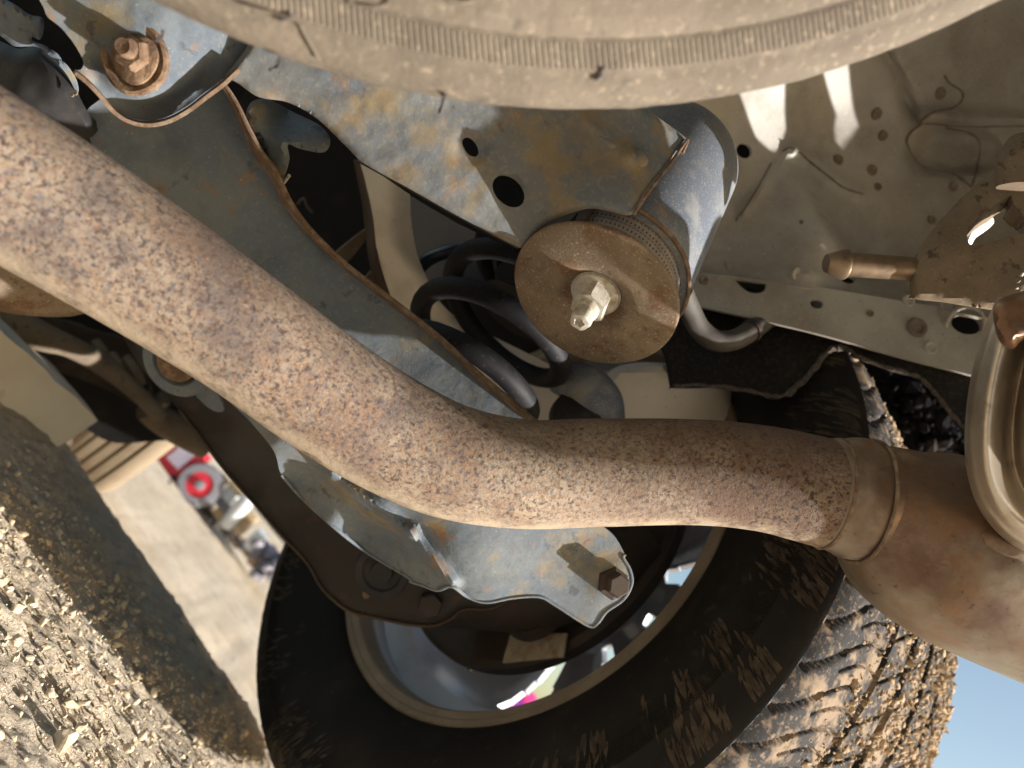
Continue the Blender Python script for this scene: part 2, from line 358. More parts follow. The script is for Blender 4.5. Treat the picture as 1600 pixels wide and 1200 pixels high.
M_grey = mat('light_grey_plastic', (.55, .58, .60), rough=.5)
M_greyrub = mat('mid_grey_rubber', (.20, .20, .23), rough=.7)
M_ochre = mat('ochre_dusty_metal', (.50, .38, .22), [((.3, .2, .12), 20, .5, .6, 3, .7)], rough=.7)
M_navy = mat('dark_navy_paint', (.018, .026, .045), rough=.3, spec=.6)
M_rubble = mat('slate_blue_rubble', (.13, .13, .17), [((.34, .33, .38), 14, .48, .62, 4, .8)], rough=.9, bump=[(30, .6, .01, 4)])
M_purple = mat('purple_plastic', (.28, .03, .42), rough=.5)
M_pink = mat('pink_plastic', (.75, .05, .30), rough=.5)

def uv_zone(m, comp, a0, a1, b0, b1, colr, amt, nscale, nlo, nhi):
    # a tint zone along one of the mesh's own UV axes, broken up by noise
    N = m.node_tree.nodes; L = m.node_tree.links; bs = N['Principled BSDF']
    uv = N.new('ShaderNodeUVMap'); sp = N.new('ShaderNodeSeparateXYZ'); L.new(uv.outputs[0], sp.inputs[0]); o = sp.outputs[comp]
    def mr(x0, x1, src):
        q = N.new('ShaderNodeMapRange'); q.interpolation_type = 'SMOOTHSTEP'; q.inputs['From Min'].default_value = x0; q.inputs['From Max'].default_value = x1; L.new(src, q.inputs['Value']); return q.outputs[0]
    def mul(x, y):
        q = N.new('ShaderNodeMath'); q.operation = 'MULTIPLY'; L.new(x, q.inputs[0])
        if isinstance(y, float): q.inputs[1].default_value = y
        else: L.new(y, q.inputs[1])
        return q.outputs[0]
    tc = N.new('ShaderNodeTexCoord'); nz = N.new('ShaderNodeTexNoise'); nz.inputs['Scale'].default_value = nscale; nz.inputs['Detail'].default_value = 7; nz.inputs['Roughness'].default_value = .65; L.new(tc.outputs['Object'], nz.inputs['Vector'])
    f = mul(mul(mul(mr(a0, a1, o), mr(b1, b0, o)), mr(nlo, nhi, nz.outputs['Fac'])), float(amt))
    c0 = bs.inputs['Base Color'].links[0].from_socket; mx = N.new('ShaderNodeMix'); mx.data_type = 'RGBA'; L.new(f, mx.inputs['Factor']); L.new(c0, mx.inputs['A'])
    mx.inputs['B'].default_value = (*colr, 1); L.new(mx.outputs['Result'], bs.inputs['Base Color'])
uv_zone(M_pipe, 1, .38, .50, 9, 10, (.12, .070, .048), .8, 45, .30, .62)      # browner where the pipe runs hot
uv_zone(M_pipe, 1, .40, .52, 9, 10, (.030, .018, .016), .85, 420, .53, .60)
uv_zone(M_pipe, 1, -1, -.9, .26, .40, (.085, .07, .07), .7, 24, .48, .66)   # old scale on the front run
uv_zone(M_pipe, 1, -1, -.9, .30, .42, (.035, .024, .026), .7, 400, .535, .61)
uv_zone(M_pipe, 0, .12, .20, .36, .46, (.38, .315, .235), .85, 60, .34, .58)    # paler band along the underside
uv_zone(M_pipe, 0, .50, .60, .90, .99, (.14, .10, .075), .5, 20, .40, .62)
def add_dots(m):     # moulded dimples in the rubber ring, from its own UVs
    N = m.node_tree.nodes; L = m.node_tree.links; bs = N['Principled BSDF']
    uv = N.new('ShaderNodeUVMap'); sp = N.new('ShaderNodeSeparateXYZ'); L.new(uv.outputs[0], sp.inputs[0])
    def sn(o, k):
        a = N.new('ShaderNodeMath'); a.operation = 'MULTIPLY'; a.inputs[1].default_value = k*2*math.pi; L.new(o, a.inputs[0])
        s = N.new('ShaderNodeMath'); s.operation = 'SINE'; L.new(a.outputs[0], s.inputs[0]); return s.outputs[0]
    mu = N.new('ShaderNodeMath'); mu.operation = 'ADD'; L.new(sn(sp.outputs[0], 110), mu.inputs[0]); L.new(sn(sp.outputs[1], 8), mu.inputs[1])
    mr = N.new('ShaderNodeMapRange'); mr.inputs['From Min'].default_value = 1.0; mr.inputs['From Max'].default_value = 1.5; L.new(mu.outputs[0], mr.inputs['Value'])
    bn = N.new('ShaderNodeBump'); bn.invert = True; bn.inputs['Strength'].default_value = 1; bn.inputs['Distance'].default_value = .0012; L.new(mr.outputs[0], bn.inputs['Height'])
    old = bs.inputs['Normal'].links[0].from_socket; L.new(old, bn.inputs['Normal']); L.new(bn.outputs[0], bs.inputs['Normal'])
    c0 = bs.inputs['Base Color'].links[0].from_socket; mx = N.new('ShaderNodeMix'); mx.data_type = 'RGBA'; L.new(mr.outputs[0], mx.inputs['Factor']); L.new(c0, mx.inputs['A'])
    mx.inputs['B'].default_value = (.09, .08, .07, 1); L.new(mx.outputs['Result'], bs.inputs['Base Color'])
add_dots(M_rubber)

# ================================================================== GROUND
def ground():
    def axis(lo, hi, s, far, m):
        core = np.arange(lo, hi, s); k = np.arange(1, m+1)
        g = (far)*((np.exp(k/m*7.5)-1)/(math.exp(7.5)-1)) + k*s*1.1
        return np.r_[lo-g[::-1], core, core[-1]+g]
    xs = axis(-.75, .32, .0034, 600, 70); ys = axis(.28, 1.25, .0034, 600, 70)
    gx, gy = np.meshgrid(xs, ys); 
    dist = np.hypot(gx, gy-.5)
    near = np.clip(1.15-dist, .0, 1)
    z = .010*fbm(gx*14, gy*14, 1, 3)+.030*fbm(gx*3, gy*3, 9, 2)
    z += np.where(dist < 2, 1, 0)*near*.010*np.abs(fbm(gx*70, gy*70, 21, 4))
    z += np.where(dist < 2, 1, 0)*near*.020*np.maximum(fbm(gx*120, gy*120, 33, 3)-.05, 0)*np.clip(.5+3*fbm(gx*9, gy*9, 40, 2), 0, 1)
    z *= np.clip(1-(dist-4)/30, .2, 1)
    z += gz(gx, gy)
    v = np.c_[gx.ravel(), gy.ravel(), z.ravel()]; nx, ny = len(xs), len(ys)
    i = np.arange(ny-1)[:, None]*nx+np.arange(nx-1)[None]; f = np.stack([i, i+1, i+nx+1, i+nx], -1).reshape(-1, 4)
    me = bpy.data.meshes.new('ground'); me.vertices.add(len(v)); me.vertices.foreach_set('co', v.ravel())
    me.loops.add(f.size); me.loops.foreach_set('vertex_index', f.ravel()); me.polygons.add(len(f))
    me.polygons.foreach_set('loop_start', np.arange(len(f))*4); me.polygons.foreach_set('loop_total', np.full(len(f), 4)); me.update(calc_edges=True)
    me.polygons.foreach_set('use_smooth', [True]*len(f)); me.materials.append(M_ground)
    o = bpy.data.objects.new('ground', me); COL.objects.link(o); structure(o)
ground()

ICO = None
ICO2 = []
def ico2():
    if not ICO2:
        bm = bmesh.new(); bmesh.ops.create_icosphere(bm, subdivisions=2, radius=1)
        ICO2.extend([np.array([tuple(v.co) for v in bm.verts]), np.array([[v.index for v in f.verts] for f in bm.faces])]); bm.free()
    return ICO2
def ico():
    global ICO
    if ICO is None:
        bm = bmesh.new(); bmesh.ops.create_icosphere(bm, subdivisions=1, radius=1)
        ICO = (np.array([tuple(v.co) for v in bm.verts]), np.array([[v.index for v in f.verts] for f in bm.faces])); bm.free()
    return ICO
def clods(name, centers, sizes, mat, parent=None, flat=.7, smooth=False):
    allv = []; allf = []; tot = 0
    for k, (c, s) in enumerate(zip(centers, sizes)):
        V, Fc = ico2() if (s > .0024 and name == 'gravel') else ico()
        q = V*(1+(nrs.normal(0, .22, (len(V), 1)) if len(V) < 20 else nrs.normal(0, .05, (len(V), 1))+.22*np.sin(V@nrs.normal(0, 2.2, (3, 2))+nrs.uniform(0, 6, 2)).sum(1, keepdims=True))); A = nrs.normal(size=(3, 3)); A, _ = np.linalg.qr(A)
        q = (q*np.array([1, flat*nrs.uniform(.7, 1.2), nrs.uniform(.5, .95)]))@A.T
        allv.append(np.asarray(c)+s*q); allf.append(Fc+tot); tot += len(V)
    return build(name, np.concatenate(allv), np.concatenate(allf), mat, parent, smooth)
cs = []; ss = []
for _ in range(24000):
    x, y = nrs.uniform(-.7, .3), nrs.uniform(.32, 1.2)
    s = min(.0004+nrs.exponential(.00065), .0042); cs.append((x, y, float(gz(x, y))+s*.2+.006*float(fbm(np.array([x*14.]), np.array([y*14.]), 1, 3)[0])+.001+.003*float(nrs.random()))); ss.append(s)
for (u, v, s) in ((165, 1068, .013), (85, 1165, .017), (100, 1110, .012), (190, 1180, .009), (60, 1020, .009), (40, 950, .010), (250, 1140, .009)):
    g = G(u, v); cs.append((g[0], g[1], g[2]+.005)); ss.append(s*.40)
stuff(clods('gravel', cs, ss, M_pebble, smooth=True))
bpy.data.objects['gravel']['label'] = 'loose sandy grit and small stones on the dirt'

# ================================================================== EXHAUST PIPE
top = [(-450, -158), (-300, -62), (-150, 34), (0, 130), (150, 228), (300, 335), (450, 448), (560, 532), (650, 592), (740, 637), (830, 655), (950, 654), (1100, 656), (1200, 664), (1300, 684)]
bot = [(-582, 85), (-432, 170), (-282, 255), (-132, 340), (18, 425), (172, 511), (322, 601), (437, 682), (545, 750), (667, 803), (800, 825), (920, 822), (1060, 818), (1180, 830), (1285, 857)]
PR = .0300
axisp = []
for (a, b) in zip(top, bot):
    c = ((a[0]+b[0])/2, (a[1]+b[1])/2); wpx = math.hypot(a[0]-b[0], a[1]-b[1]); axisp.append((c[0], c[1], 2*PR*FPX/wpx))
ds = np.array([a[2] for a in axisp]); ds = np.convolve(np.r_[ds[0], ds[0], ds, ds[-1], ds[-1]], np.ones(5)/5, 'valid')
axisp = [(a[0], a[1], d) for a, d in zip(axisp, ds)]
rr = [math.hypot(t[0]-b[0], t[1]-b[1])*d/FPX/2*.985 for t, b, d in zip(top, bot, ds)]
pipe = thing('exhaust_pipe', 'long bent rusty exhaust pipe running across the middle of the picture', 'exhaust pipe', P(*axisp[0]))
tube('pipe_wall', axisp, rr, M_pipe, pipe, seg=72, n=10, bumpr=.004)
# muffler neck and body (one welded tank)
muf = thing('muffler', 'brown stained silencer widening from the right end of the exhaust pipe', 'muffler', P(1420, 830, .425))
dj = axisp[-1][2]
tube('inlet_collar', [(1262, 765, dj-.001), (1288, 769, dj), (1310, 773, dj), (1330, 777, dj), (1352, 784, dj+.001)], [rr[-1]*.95, rr[-1]*1.0, rr[-1]*1.05, .0335, .0328], M_muff, muf, seg=64, cap=False)
tube('tank', [(1330, 777, dj+.002), (1352, 783, dj+.002), (1378, 795, dj+.003), (1425, 825, dj+.006), (1490, 858, dj+.008), (1580, 895, dj+.010), (1700, 945, dj+.014), (1850, 1005, dj+.02)],
     [.0325, .0325, .0372, .0475, .0525, .0545, .055, .055], M_muff, muf, seg=72, n=8)
def weld_ring(c, ax, r, w_, m, par, nm='weld_bead'):
    t, b, a = frame(ax); pts = [np.asarray(c)+r*(1+.006*math.sin(7*k))*(math.cos(k)*t+math.sin(k)*b) for k in np.linspace(0, 2*math.pi, 40)]
    return tube3(nm, pts, w_, m, par, seg=8, n=2, cap=False)
weld_ring(P(1316, 774, dj), P(1352, 784, dj)-P(1290, 770, dj), .0300, .0014, M_muff, muf)
cax = P(1352, 784, dj)-P(1290, 770, dj)
weld_ring(P(1296, 770.5, dj), cax, .0302, .0011, M_edge, muf)
weld_ring(P(1350, 783, dj), cax, .0338, .0010, M_edge, muf)
# pressed swage on the tank, lower right
def ridge(u, v): return -.004*np.exp(-((v-860)-(u-1560)*.12)**2/240)
DT = dj+.008-.053
sheet('stiffening_rib', [(1522, 838), (1540, 820), (1600, 838), (1680, 862), (1680, 905), (1600, 884), (1545, 866)], [(1522, 840, DT+.004), (1600, 860, DT-.001), (1680, 880, DT-.001), (1600, 830, DT+.002), (1600, 890, DT)], .002, M_muff, muf, step=10, edge=.004, lipr=14)
# stamped end bracket
stp = thing('stamped_muffler_shield', 'bright pressed steel shield with rolled edge at the right border', 'heat shield', P(1560, 680, .36))
spath = catmull([(1592, 476), (1586, 490), (1566, 540), (1550, 610), (1543, 680), (1548, 740), (1568, 788), (1612, 828), (1700, 862), (1800, 880)], 8)
tg = np.gradient(spath, axis=0); tg /= np.linalg.norm(tg, axis=1)[:, None]; nr_ = np.c_[-tg[:, 1], tg[:, 0]]
svals = np.r_[np.linspace(-36, 70, 54), np.linspace(76, 150, 14)]
def shield_d(s):
    return .366-.013*np.exp(-(s/22)**2)+.011*np.exp(-((s-38)/11)**2)-.017*(1/(1+np.exp(-(s-58)/6)))-.003*np.clip(s-66, 0, 80)/60+.012*np.clip(-(s+24)/12, 0, 1.2)**2
def loft(name, uvd, mat_, parent, thick=.0016):
    """uvd: grid rows x cols of (u, v, d)"""
    g = np.asarray(uvd); nr, ncol = g.shape[:2]; V = np.array([[P(*g[i, j]) for j in range(ncol)] for i in range(nr)]).reshape(-1, 3)
    fs = [[i*ncol+j, i*ncol+j+1, (i+1)*ncol+j+1, (i+1)*ncol+j] for i in range(nr-1) for j in range(ncol-1)]
    nn = np.zeros_like(V)
    for f in fs:
        q_ = np.cross(V[f[2]]-V[f[0]], V[f[3]]-V[f[1]])
        for k in f: nn[k] += q_
    nn /= np.linalg.norm(nn, axis=1)[:, None]+1e-12
    if np.mean(np.sum(nn*(CAM-V), 1)) < 0: nn = -nn; fs = [f[::-1] for f in fs]
    dirs = {(f[i], f[(i+1) % 4]) for f in fs for i in range(4)}; N_ = len(V)
    return build(name, np.r_[V, V-nn*thick], fs+[[k+N_ for k in f[::-1]] for f in fs]+[[b_2, a_2, a_2+N_, b_2+N_] for a_2, b_2 in dirs if (b_2, a_2) not in dirs], mat_, parent)
cen = np.array([1680., 640.])
rows = []
for k in range(len(spath)):
    row = []
    for s_ in svals:
        sh = s_*(1.0 if s_ < 0 else 1.0); q_ = spath[k]-nr_[k]*sh
        if s_ > 40:        # draw the inner part together so that rows never cross
            base = spath[k]-nr_[k]*40; q_ = base+(cen-base)*min((s_-40)/150, 1)
        row.append((q_[0], q_[1], float(shield_d(s_))))
    rows.append(row)
loft('shield_panel', rows, M_bright, stp)
sheet('mounting_tab', [(1552, 482), (1575, 462), (1640, 452), (1640, 520), (1600, 530), (1582, 545), (1560, 530)], [(1560, 480, .350), (1640, 470, .346), (1600, 530, .347)], .003, M_muff, stp, step=10, edge=.004, lipr=14)

# ================================================================== BUSHING, DISC AND BOLT
dn = camv(-.40, -.665, .635)
dc = P(926, 467, .405)
mount = thing('subframe_mount', 'round dust-brown washer with central nut, hanging below the end of the crossmember', 'subframe mount', dc)
prof = [(.0005, -.0058), (.0120, -.0058), (.0150, -.0050), (.0178, -.0022), (.0205, -.0004), (.024, 0), (.0442, 0), (.0451, -.0003), (.0456, -.0010), (.0456, -.0021), (.0450, -.0027), (.02, -.0028), (.015, -.0075), (.001, -.008)]
washer = lathe('washer_plate', dc, dn, prof, M_disc, mount, seg=120, fn=lambda a, h, r: (.0004*math.sin(3*a+1)+(.0012*math.cos(a-2.2) if r < .022 and h > -.006 and r > .01 else 0)))
nc = dc+dn*-.0055
nut_ = lathe('nut', nc, dn, [(.0001, 0), (.0114, 0), (.0116, .0018), (.0104, .0024), (.0104, .0125), (.0096, .0140), (.0062, .0142), (.0001, .0142)], M_nut, mount, seg=6, rot=.35, sharp=25)
lathe('nut_flange', nc, dn, [(.0001, -.0005), (.0136, -.0005), (.0140, .0008), (.0132, .0024), (.0105, .0032), (.0001, .0032)], M_nut, nut_, seg=40)
lathe('bolt_tip', nc+dn*.012, dn, [(.0066, 0), (.0066, .0045), (.0061, .0052), (.0056, .0056), (.0056, .0125), (.0050, .0138), (.0028, .0142), (.0022, .0118), (.0001, .0112)], M_nut, nut_, seg=28, fn=lambda a, h, r: .00035*math.sin(5*a)*(h > .006))
ringp = [(.030, -.003), (.0395, -.003), (.0402, -.005)]+[(.0402+.0004*math.sin(k*1.3), -.005-.0015*k) for k in range(1, 13)]+[(.0400, -.026), (.034, -.0265)]
lathe('rubber_ring', dc, dn, ringp, M_rubber, mount, seg=180)
# metal clip over the rubber
t_, b_, a_ = frame(dn)
def arc_plate(name, c, ax, r0, r1, h0, h1, ang0, ang1, mat_, par, seg=24, notch=None):
    t, b, a = frame(ax); V = []; Fq = []
    for k in range(seg+1):
        an = ang0+(ang1-ang0)*k/seg; e = math.cos(an)*t+math.sin(an)*b
        hh = h0
        if notch and notch[0] < k/seg < notch[1]: hh = h0+(h1-h0)*.45
        V += [c+e*r1+a*hh, c+e*r1+a*h1, c+e*r0+a*h1, c+e*r0+a*hh]
    for k in range(seg):
        o = 4*k
        for j in range(4): Fq.append([o+j, o+(j+1) % 4, o+4+(j+1) % 4, o+4+j])
    Fq += [[0, 3, 2, 1], [4*seg+j for j in range(4)]]
    return build(name, V, Fq, mat_, par, True)
def ang_of(v3):     # angle of a direction in the washer's own frame
    return math.atan2(v3@b_, v3@t_)
aup = ang_of(camv(-.35, .94, 0))
arc_plate('retainer_clip', dc, dn, .0408, .0432, -.0065, -.030, aup-.50, aup+.62, M_brown, mount, 30, notch=(.10, .16))
# housing tube around the rubber
hous = thing('mount_housing', 'scuffed blue-grey steel cylinder behind the round washer, at the crossmember end', 'steel cylinder', dc-dn*.08)
lathe('cylinder_wall', dc, dn, [(.0405, -.0235), (.0445, -.0235), (.0452, -.025), (.0452, -.144), (.0435, -.150), (.001, -.151)], M_tubeblue, hous, seg=120)
weld_ring(dc-dn*.0238, dn, .0452, .0013, M_edge, hous, 'rolled_rim')

# ================================================================== CROSSMEMBER
CM = [(380, 60, .362), (430, -20, .352), (420, 150, .375), (560, 250, .386), (700, 330, .393), (850, 390, .399), (925, 326, .3765), (990, 335, .374), (1076, 215, .404), (985, 150, .386), (750, 180, .378), (600, 100, .365), (880, 230, .381), (750, 0, .362)]
cm = thing('crossmember', 'broad rust-blotched grey steel beam above the round washer, with two dark oval holes', 'steel beam', P(750, 250, .45))
co_ = [(400, 0), (392, 60), (366, 100), (352, 118), (372, 130), (405, 152), (450, 160), (495, 185), (540, 228), (570, 256), (640, 295), (720, 340), (800, 382), (818, 386), (834, 372), (852, 352), (880, 338), (925, 326), (975, 336), (990, 335), (990, 335), (1012, 300), (1045, 258), (1076, 218), (1076, 218), (1035, 188), (980, 150), (880, 90), (700, 0), (450, -40)]
def oval(c, rx, ry, rot, n=28):
    a = np.linspace(0, 2*math.pi, n, endpoint=False); r = math.radians(rot)
    return [(c[0]+rx*math.cos(t)*math.cos(r)-ry*math.sin(t)*math.sin(r), c[1]+rx*math.cos(t)*math.sin(r)+ry*math.sin(t)*math.cos(r)) for t in a]
def cmbump(u, v):
    b = .0016*np.exp(-((u-985)**2+(v-243)**2)/300)*-1.8
    for (cx, cy) in ((735, 230), (795, 300)): b = b+.0022*np.exp(-(np.hypot(u-cx, v-cy)-18).clip(0)**2/90)*.6
    b = b-.0018*np.exp(-((v-(u*.80-545+(0)))/14)**2)*np.clip((u-860)/60, 0, 1)*np.clip((1010-u)/30, 0, 1)
    return b
sheet('web', co_, CM, .0028, M_frame2, cm, holes=[oval((735, 230), 17, 10, 55), oval((794.5, 299), 29, 20, 45)], step=6, bump=cmbump, rough=.0007, edge=.003, lipr=10)
fcm = tps(CM)
def D(fn, u, v): return float(np.ravel(fn(u, v))[0])
def strip(name, A, B, mat_, parent, thick=.0018, n=6):
    """sheet lofted between two 3D polylines"""
    a = catmull([P(*q) for q in A], n); b = catmull([P(*q) for q in B], n); m = len(a); K = 4
    V = np.array([a[i]+(b[i]-a[i])*k/K for i in range(m) for k in range(K+1)]); fs = []
    for i in range(m-1):
        for k in range(K): fs.append([i*(K+1)+k, i*(K+1)+k+1, (i+1)*(K+1)+k+1, (i+1)*(K+1)+k])
    nn = np.zeros_like(V)
    for f in fs:
        nr = np.cross(V[f[1]]-V[f[0]], V[f[3]]-V[f[0]])
        for i in f: nn[i] += nr
    nn /= np.linalg.norm(nn, axis=1)[:, None]+1e-12; N_ = len(V)
    dirs = {(f[i], f[(i+1) % 4]) for f in fs for i in range(4)}
    al = fs+[[i+N_ for i in f[::-1]] for f in fs]+[[q, p, p+N_, q+N_] for p, q in dirs if (q, p) not in dirs]
    return build(name, np.r_[V, V-nn*thick], al, mat_, parent)
lowe = [(560, 250), (640, 294), (720, 339), (812, 387)]
strip('lower_flange', [(u, v, D(fcm, u, v)+.006) for u, v in lowe], [(u-4, v+2, D(fcm, u, v)+.055) for u, v in lowe], M_brown, cm)
tube('cut_edge', [(u, v, D(fcm, u, v)-.0006) for u, v in ((990, 335), (1012, 301), (1045, 259), (1074, 219), (1066, 240))], .0009, M_edge, cm, seg=8)
lathe('weld_bump', P(992, 250, D(fcm, 992, 250)+.002), camv(-.2, .1, 1), [(.0001, .004), (.003, .0036), (.0055, .002), (.0065, -.001)], M_frame2, cm, seg=20)
tube('seam_weld', [(u, v, D(fcm, u, v)+.0002) for u, v in ((930, 210), (950, 225), (970, 237))], [.001, .0026, .0015], M_frame2, cm, seg=10)
sheet('rear_web', [(560, 240), (820, 390), (990, 330), (1060, 220), (900, 100), (500, 60)], [(560, 240, .505), (820, 390, .475), (990, 330, .47), (900, 100, .50), (500, 60, .52)], .002, M_black, cm, step=40)  # black back wall; the shade inside the beam is put into its colour
# small tab and dish below the crossmember's left end
tab = sheet('steel_tab', [(392, 160), (420, 156), (460, 176), (500, 196), (516, 218), (506, 238), (470, 233), (450, 226), (452, 250), (440, 285), (425, 268), (408, 225), (385, 190)],
      [(392, 160, .425), (450, 178, .450), (512, 222, .435), (450, 232, .430), (432, 280, .47), (400, 200, .430)], .0025, M_frame, step=9, edge=.005, lipr=9)
tag(tab, 'small curved blue-grey tab tucked under the left end of the crossmember', 'bracket')

# ================================================================== LEFT BRACKET WITH RUSTY BOLT
BR = [(-40, -40, .345), (60, 10, .350), (210, 90, .360), (330, 40, .362), (420, -40, .362), (340, 128, .376), (210, 186, .379), (130, 108, .364), (280, 172, .381), (110, 60, .358), (0, 40, .350)]
br = thing('arm_bracket', 'blue-grey bracket with a big rusty bolt in the upper left corner', 'bracket', P(210, 90, .37))
bo = [(-60, -60), (430, -60), (420, 40), (375, 100), (345, 126), (318, 146), (292, 166), (262, 182), (232, 188), (203, 183), (178, 168), (155, 142), (134, 121), (118, 110), (118, 110), (127, 108), (130, 96), (118, 72), (96, 44), (74, 26), (66, 8), (40, -20), (-60, -40)]
fbr = tps(BR)
sheet('bracket_plate', bo, BR, .0022, M_frame, br, step=8, rough=.0006, bump=lambda u, v: .0035*np.exp(-((np.hypot((u-235)/1.1, v-85)-84)/14)**2)*np.clip((v-85)/40, 0, 1)*np.clip((u-110)/40, 0, 1))
rim_ = [(118, 110), (136, 124), (156, 144), (178, 170), (203, 186), (232, 191), (262, 185), (292, 169), (318, 149), (345, 129), (372, 104)]
strip('curled_rim', [(u, v-2, D(fbr, u, v)-.0005) for u, v in rim_], [(u+1, v+2, D(fbr, u, v)-.009) for u, v in rim_], M_edge, br, .0018)
bn_ = camv(-.10, -.16, 1); bc = P(212, 92, D(fbr, 212, 92))
lathe('bolt_washer', bc, bn_, [(.0001, .0008), (.0118, .0010), (.0128, .0022), (.0150, .0026), (.0163, .0018), (.0167, 0), (.0150, -.002), (.012, -.003)], M_rustbolt, br, seg=60, fn=lambda a, h, r: .0003*math.sin(4*a))
lathe('bolt_collar', bc+bn_*.0008+X*.0013-Y*.0005, bn_, [(.0001, .0036), (.0098, .0036), (.0112, .0028), (.0116, 0)], M_rustbolt, br, seg=40, fn=lambda a, h, r: .0005*math.sin(3*a+1))
lathe('bolt_head', bc+bn_*.0042+X*.0020+Y*.0010, bn_, [(.0001, .0058), (.0066, .0058), (.0080, .0045), (.0082, 0)], M_rustbolt, br, seg=6, rot=.3, sharp=20)
lathe('bolt_end', bc+bn_*.0095+X*.0026+Y*.0020, bn_, [(.0001, .0050), (.0036, .0055), (.0046, .004), (.0048, 0)], M_rustbolt, br, seg=20)
# the lug on the left, with curved neck
lug = sheet('bracket_lug', [(-60, -20), (10, 0), (45, 22), (66, 28), (68, 48), (62, 62), (52, 58), (50, 66), (66, 72), (84, 84), (104, 106), (118, 128), (121, 146), (117, 140), (104, 116), (84, 94), (60, 74), (30, 73), (18, 70), (0, 56), (-60, 20)],
      [(-60, 0, .385), (40, 30, .372), (60, 50, .38), (30, 70, .385), (118, 130, .40), (84, 90, .385)], .002, M_frame, step=7, edge=.005, lipr=8)
tag(lug, 'curved blue-grey steel lug at the far upper left beside the rusty bolt bracket', 'bracket')
# dark rubber bush below it
bush = thing('rubber_bush', 'dark rubber bush in shade between the rusty bolt bracket and the exhaust pipe', 'bushing', P(60, 140, .43))
sheet('bush_body', [(-80, 30), (0, 64), (30, 76), (62, 72), (98, 108), (120, 135), (124, 150), (138, 176), (160, 205), (160, 260), (40, 230), (-80, 180)], [(-80, 60, .43), (60, 110, .40), (120, 150, .405), (140, 190, .41), (0, 160, .40), (150, 240, .44)], .02, M_darkrub, bush, step=9, rough=.0015, edge=.01, lipr=20)
def text_obj(txt, c, size, xdir, ydir, mat_, parent, name='moulded_letter', ext=.0004):
    cu = bpy.data.curves.new(name, 'FONT'); cu.body = txt; cu.size = size; cu.extrude = ext; cu.align_x = 'CENTER'; cu.align_y = 'CENTER'
    tmp = bpy.data.objects.new('tmp', cu); COL.objects.link(tmp)
    dg = bpy.context.evaluated_depsgraph_get(); dg.update(); me = bpy.data.meshes.new_from_object(tmp.evaluated_get(dg)); COL.objects.unlink(tmp); bpy.data.objects.remove(tmp)
    z = np.cross(xdir, ydir); V = np.array([tuple(v.co) for v in me.vertices]); fs = [list(p.vertices) for p in me.polygons]; bpy.data.meshes.remove(me)
    return build(name, np.asarray(c)+V[:, :1]*xdir+V[:, 1:2]*ydir+V[:, 2:]*z, fs, mat_, parent, False)
M_letter = mat('worn_pale_moulding', (.16, .13, .10), rough=.8)
text_obj('B', P(114, 146, .4005), .0062, camv(.25, -.97, 0), camv(.97, .25, 0), M_letter, bush)

# ================================================================== LONG ARM BEHIND THE PIPE
AR = [(140, 180, .420), (230, 230, .430), (345, 135, .428), (420, 270, .440), (300, 330, .440), (450, 450, .452), (500, 380, .452), (560, 420, .456), (600, 540, .462), (700, 600, .466), (720, 560, .466), (830, 660, .468)]
arm = thing('trailing_arm', 'long blue-grey control arm with a rusty flange, running just above the exhaust pipe', 'suspension arm', P(450, 400, .45))
ao = [(134, 182), (150, 160), (175, 150), (240, 150), (300, 130), (343, 126), (365, 158), (385, 205), (402, 240), (424, 268), (445, 310), (470, 345), (498, 375), (540, 412), (590, 452), (640, 490), (690, 530), (740, 578), (790, 622), (840, 665), (800, 690), (700, 680), (600, 620), (500, 545), (400, 465), (300, 382), (200, 300), (150, 240)]
fao = tps(AR)
sheet('arm_web', ao, AR, .0026, M_frame, arm, step=9, rough=.0008, bump=lambda u, v: .004*np.clip((v-(u*.80+92))/60, 0, 1)**2)
fl = [(343, 126), (365, 160), (385, 207), (402, 242), (424, 272), (445, 314), (470, 349), (498, 379), (540, 416), (590, 455), (640, 493), (690, 533), (740, 581), (790, 625), (835, 662)]
fw = [2, 3, 5, 7, 7, 6, 5, 4, 3, 3, 3, 3, 3, 4, 4]
strip('turned_flange', [(u-1, v, D(fao, u, v)-.001) for u, v in fl], [(u+q, v-q*.7, D(fao, u, v)-.012) for (u, v), q in zip(fl, fw)], M_edge, arm, .0016)
tube('flange_lip', [(u+q, v-q*.7, D(fao, u, v)-.012) for (u, v), q in zip(fl, fw)], [.0011+.0005*rnd.random() for _ in fl], M_edge, arm, seg=8)
strip('inner_flange', [(u+2, v, D(fao, u, v)+.001) for u, v in fl], [(u+2, v+2, D(fao, u, v)+.045) for u, v in fl], M_darkarm, arm, .0016)
pin = tube('cable_tie_end', [(440, 290, .47), (452, 274, .463)], .0011, M_cream, seg=8, n=2)
tag(pin, 'tiny pale clip end sticking out in the dark gap right of the long arm flange', 'clip')

# ================================================================== SPRING AND PARTS BEHIND
sp = thing('coil_spring', 'thick black coil spring with sunlit tips, left of the round washer', 'coil spring', P(780, 515, .57))
sax = camv(-.57, -.74, .42)
sc0 = P(779, 514, .575)
e1 = camv(.80, -.60, 0); e1 = e1-sax*(e1@sax); e1 /= np.linalg.norm(e1); e2 = np.cross(sax, e1)
pts = []
for k in np.linspace(-2.3, 1.62, 150):
    a = 2*math.pi*k; r = .0560
    pts.append(sc0+sax*(.042*k)+r*(math.cos(a)*e1+math.sin(a)*e2))
tube3('coil', pts, .0078, M_spring, sp, seg=20, n=1)
boot = thing('bump_stop', 'dark ribbed rubber bump stop inside the coil spring', 'bump stop', sc0-sax*.06)
bp = []
for k in range(26): bp.append((.026+.005*math.cos(k*math.pi/2), -.02-.005*k))
lathe('bellows', sc0, sax, [(.001, -.02)]+bp+[(.03, -.152)], M_darkrub, boot, seg=40)
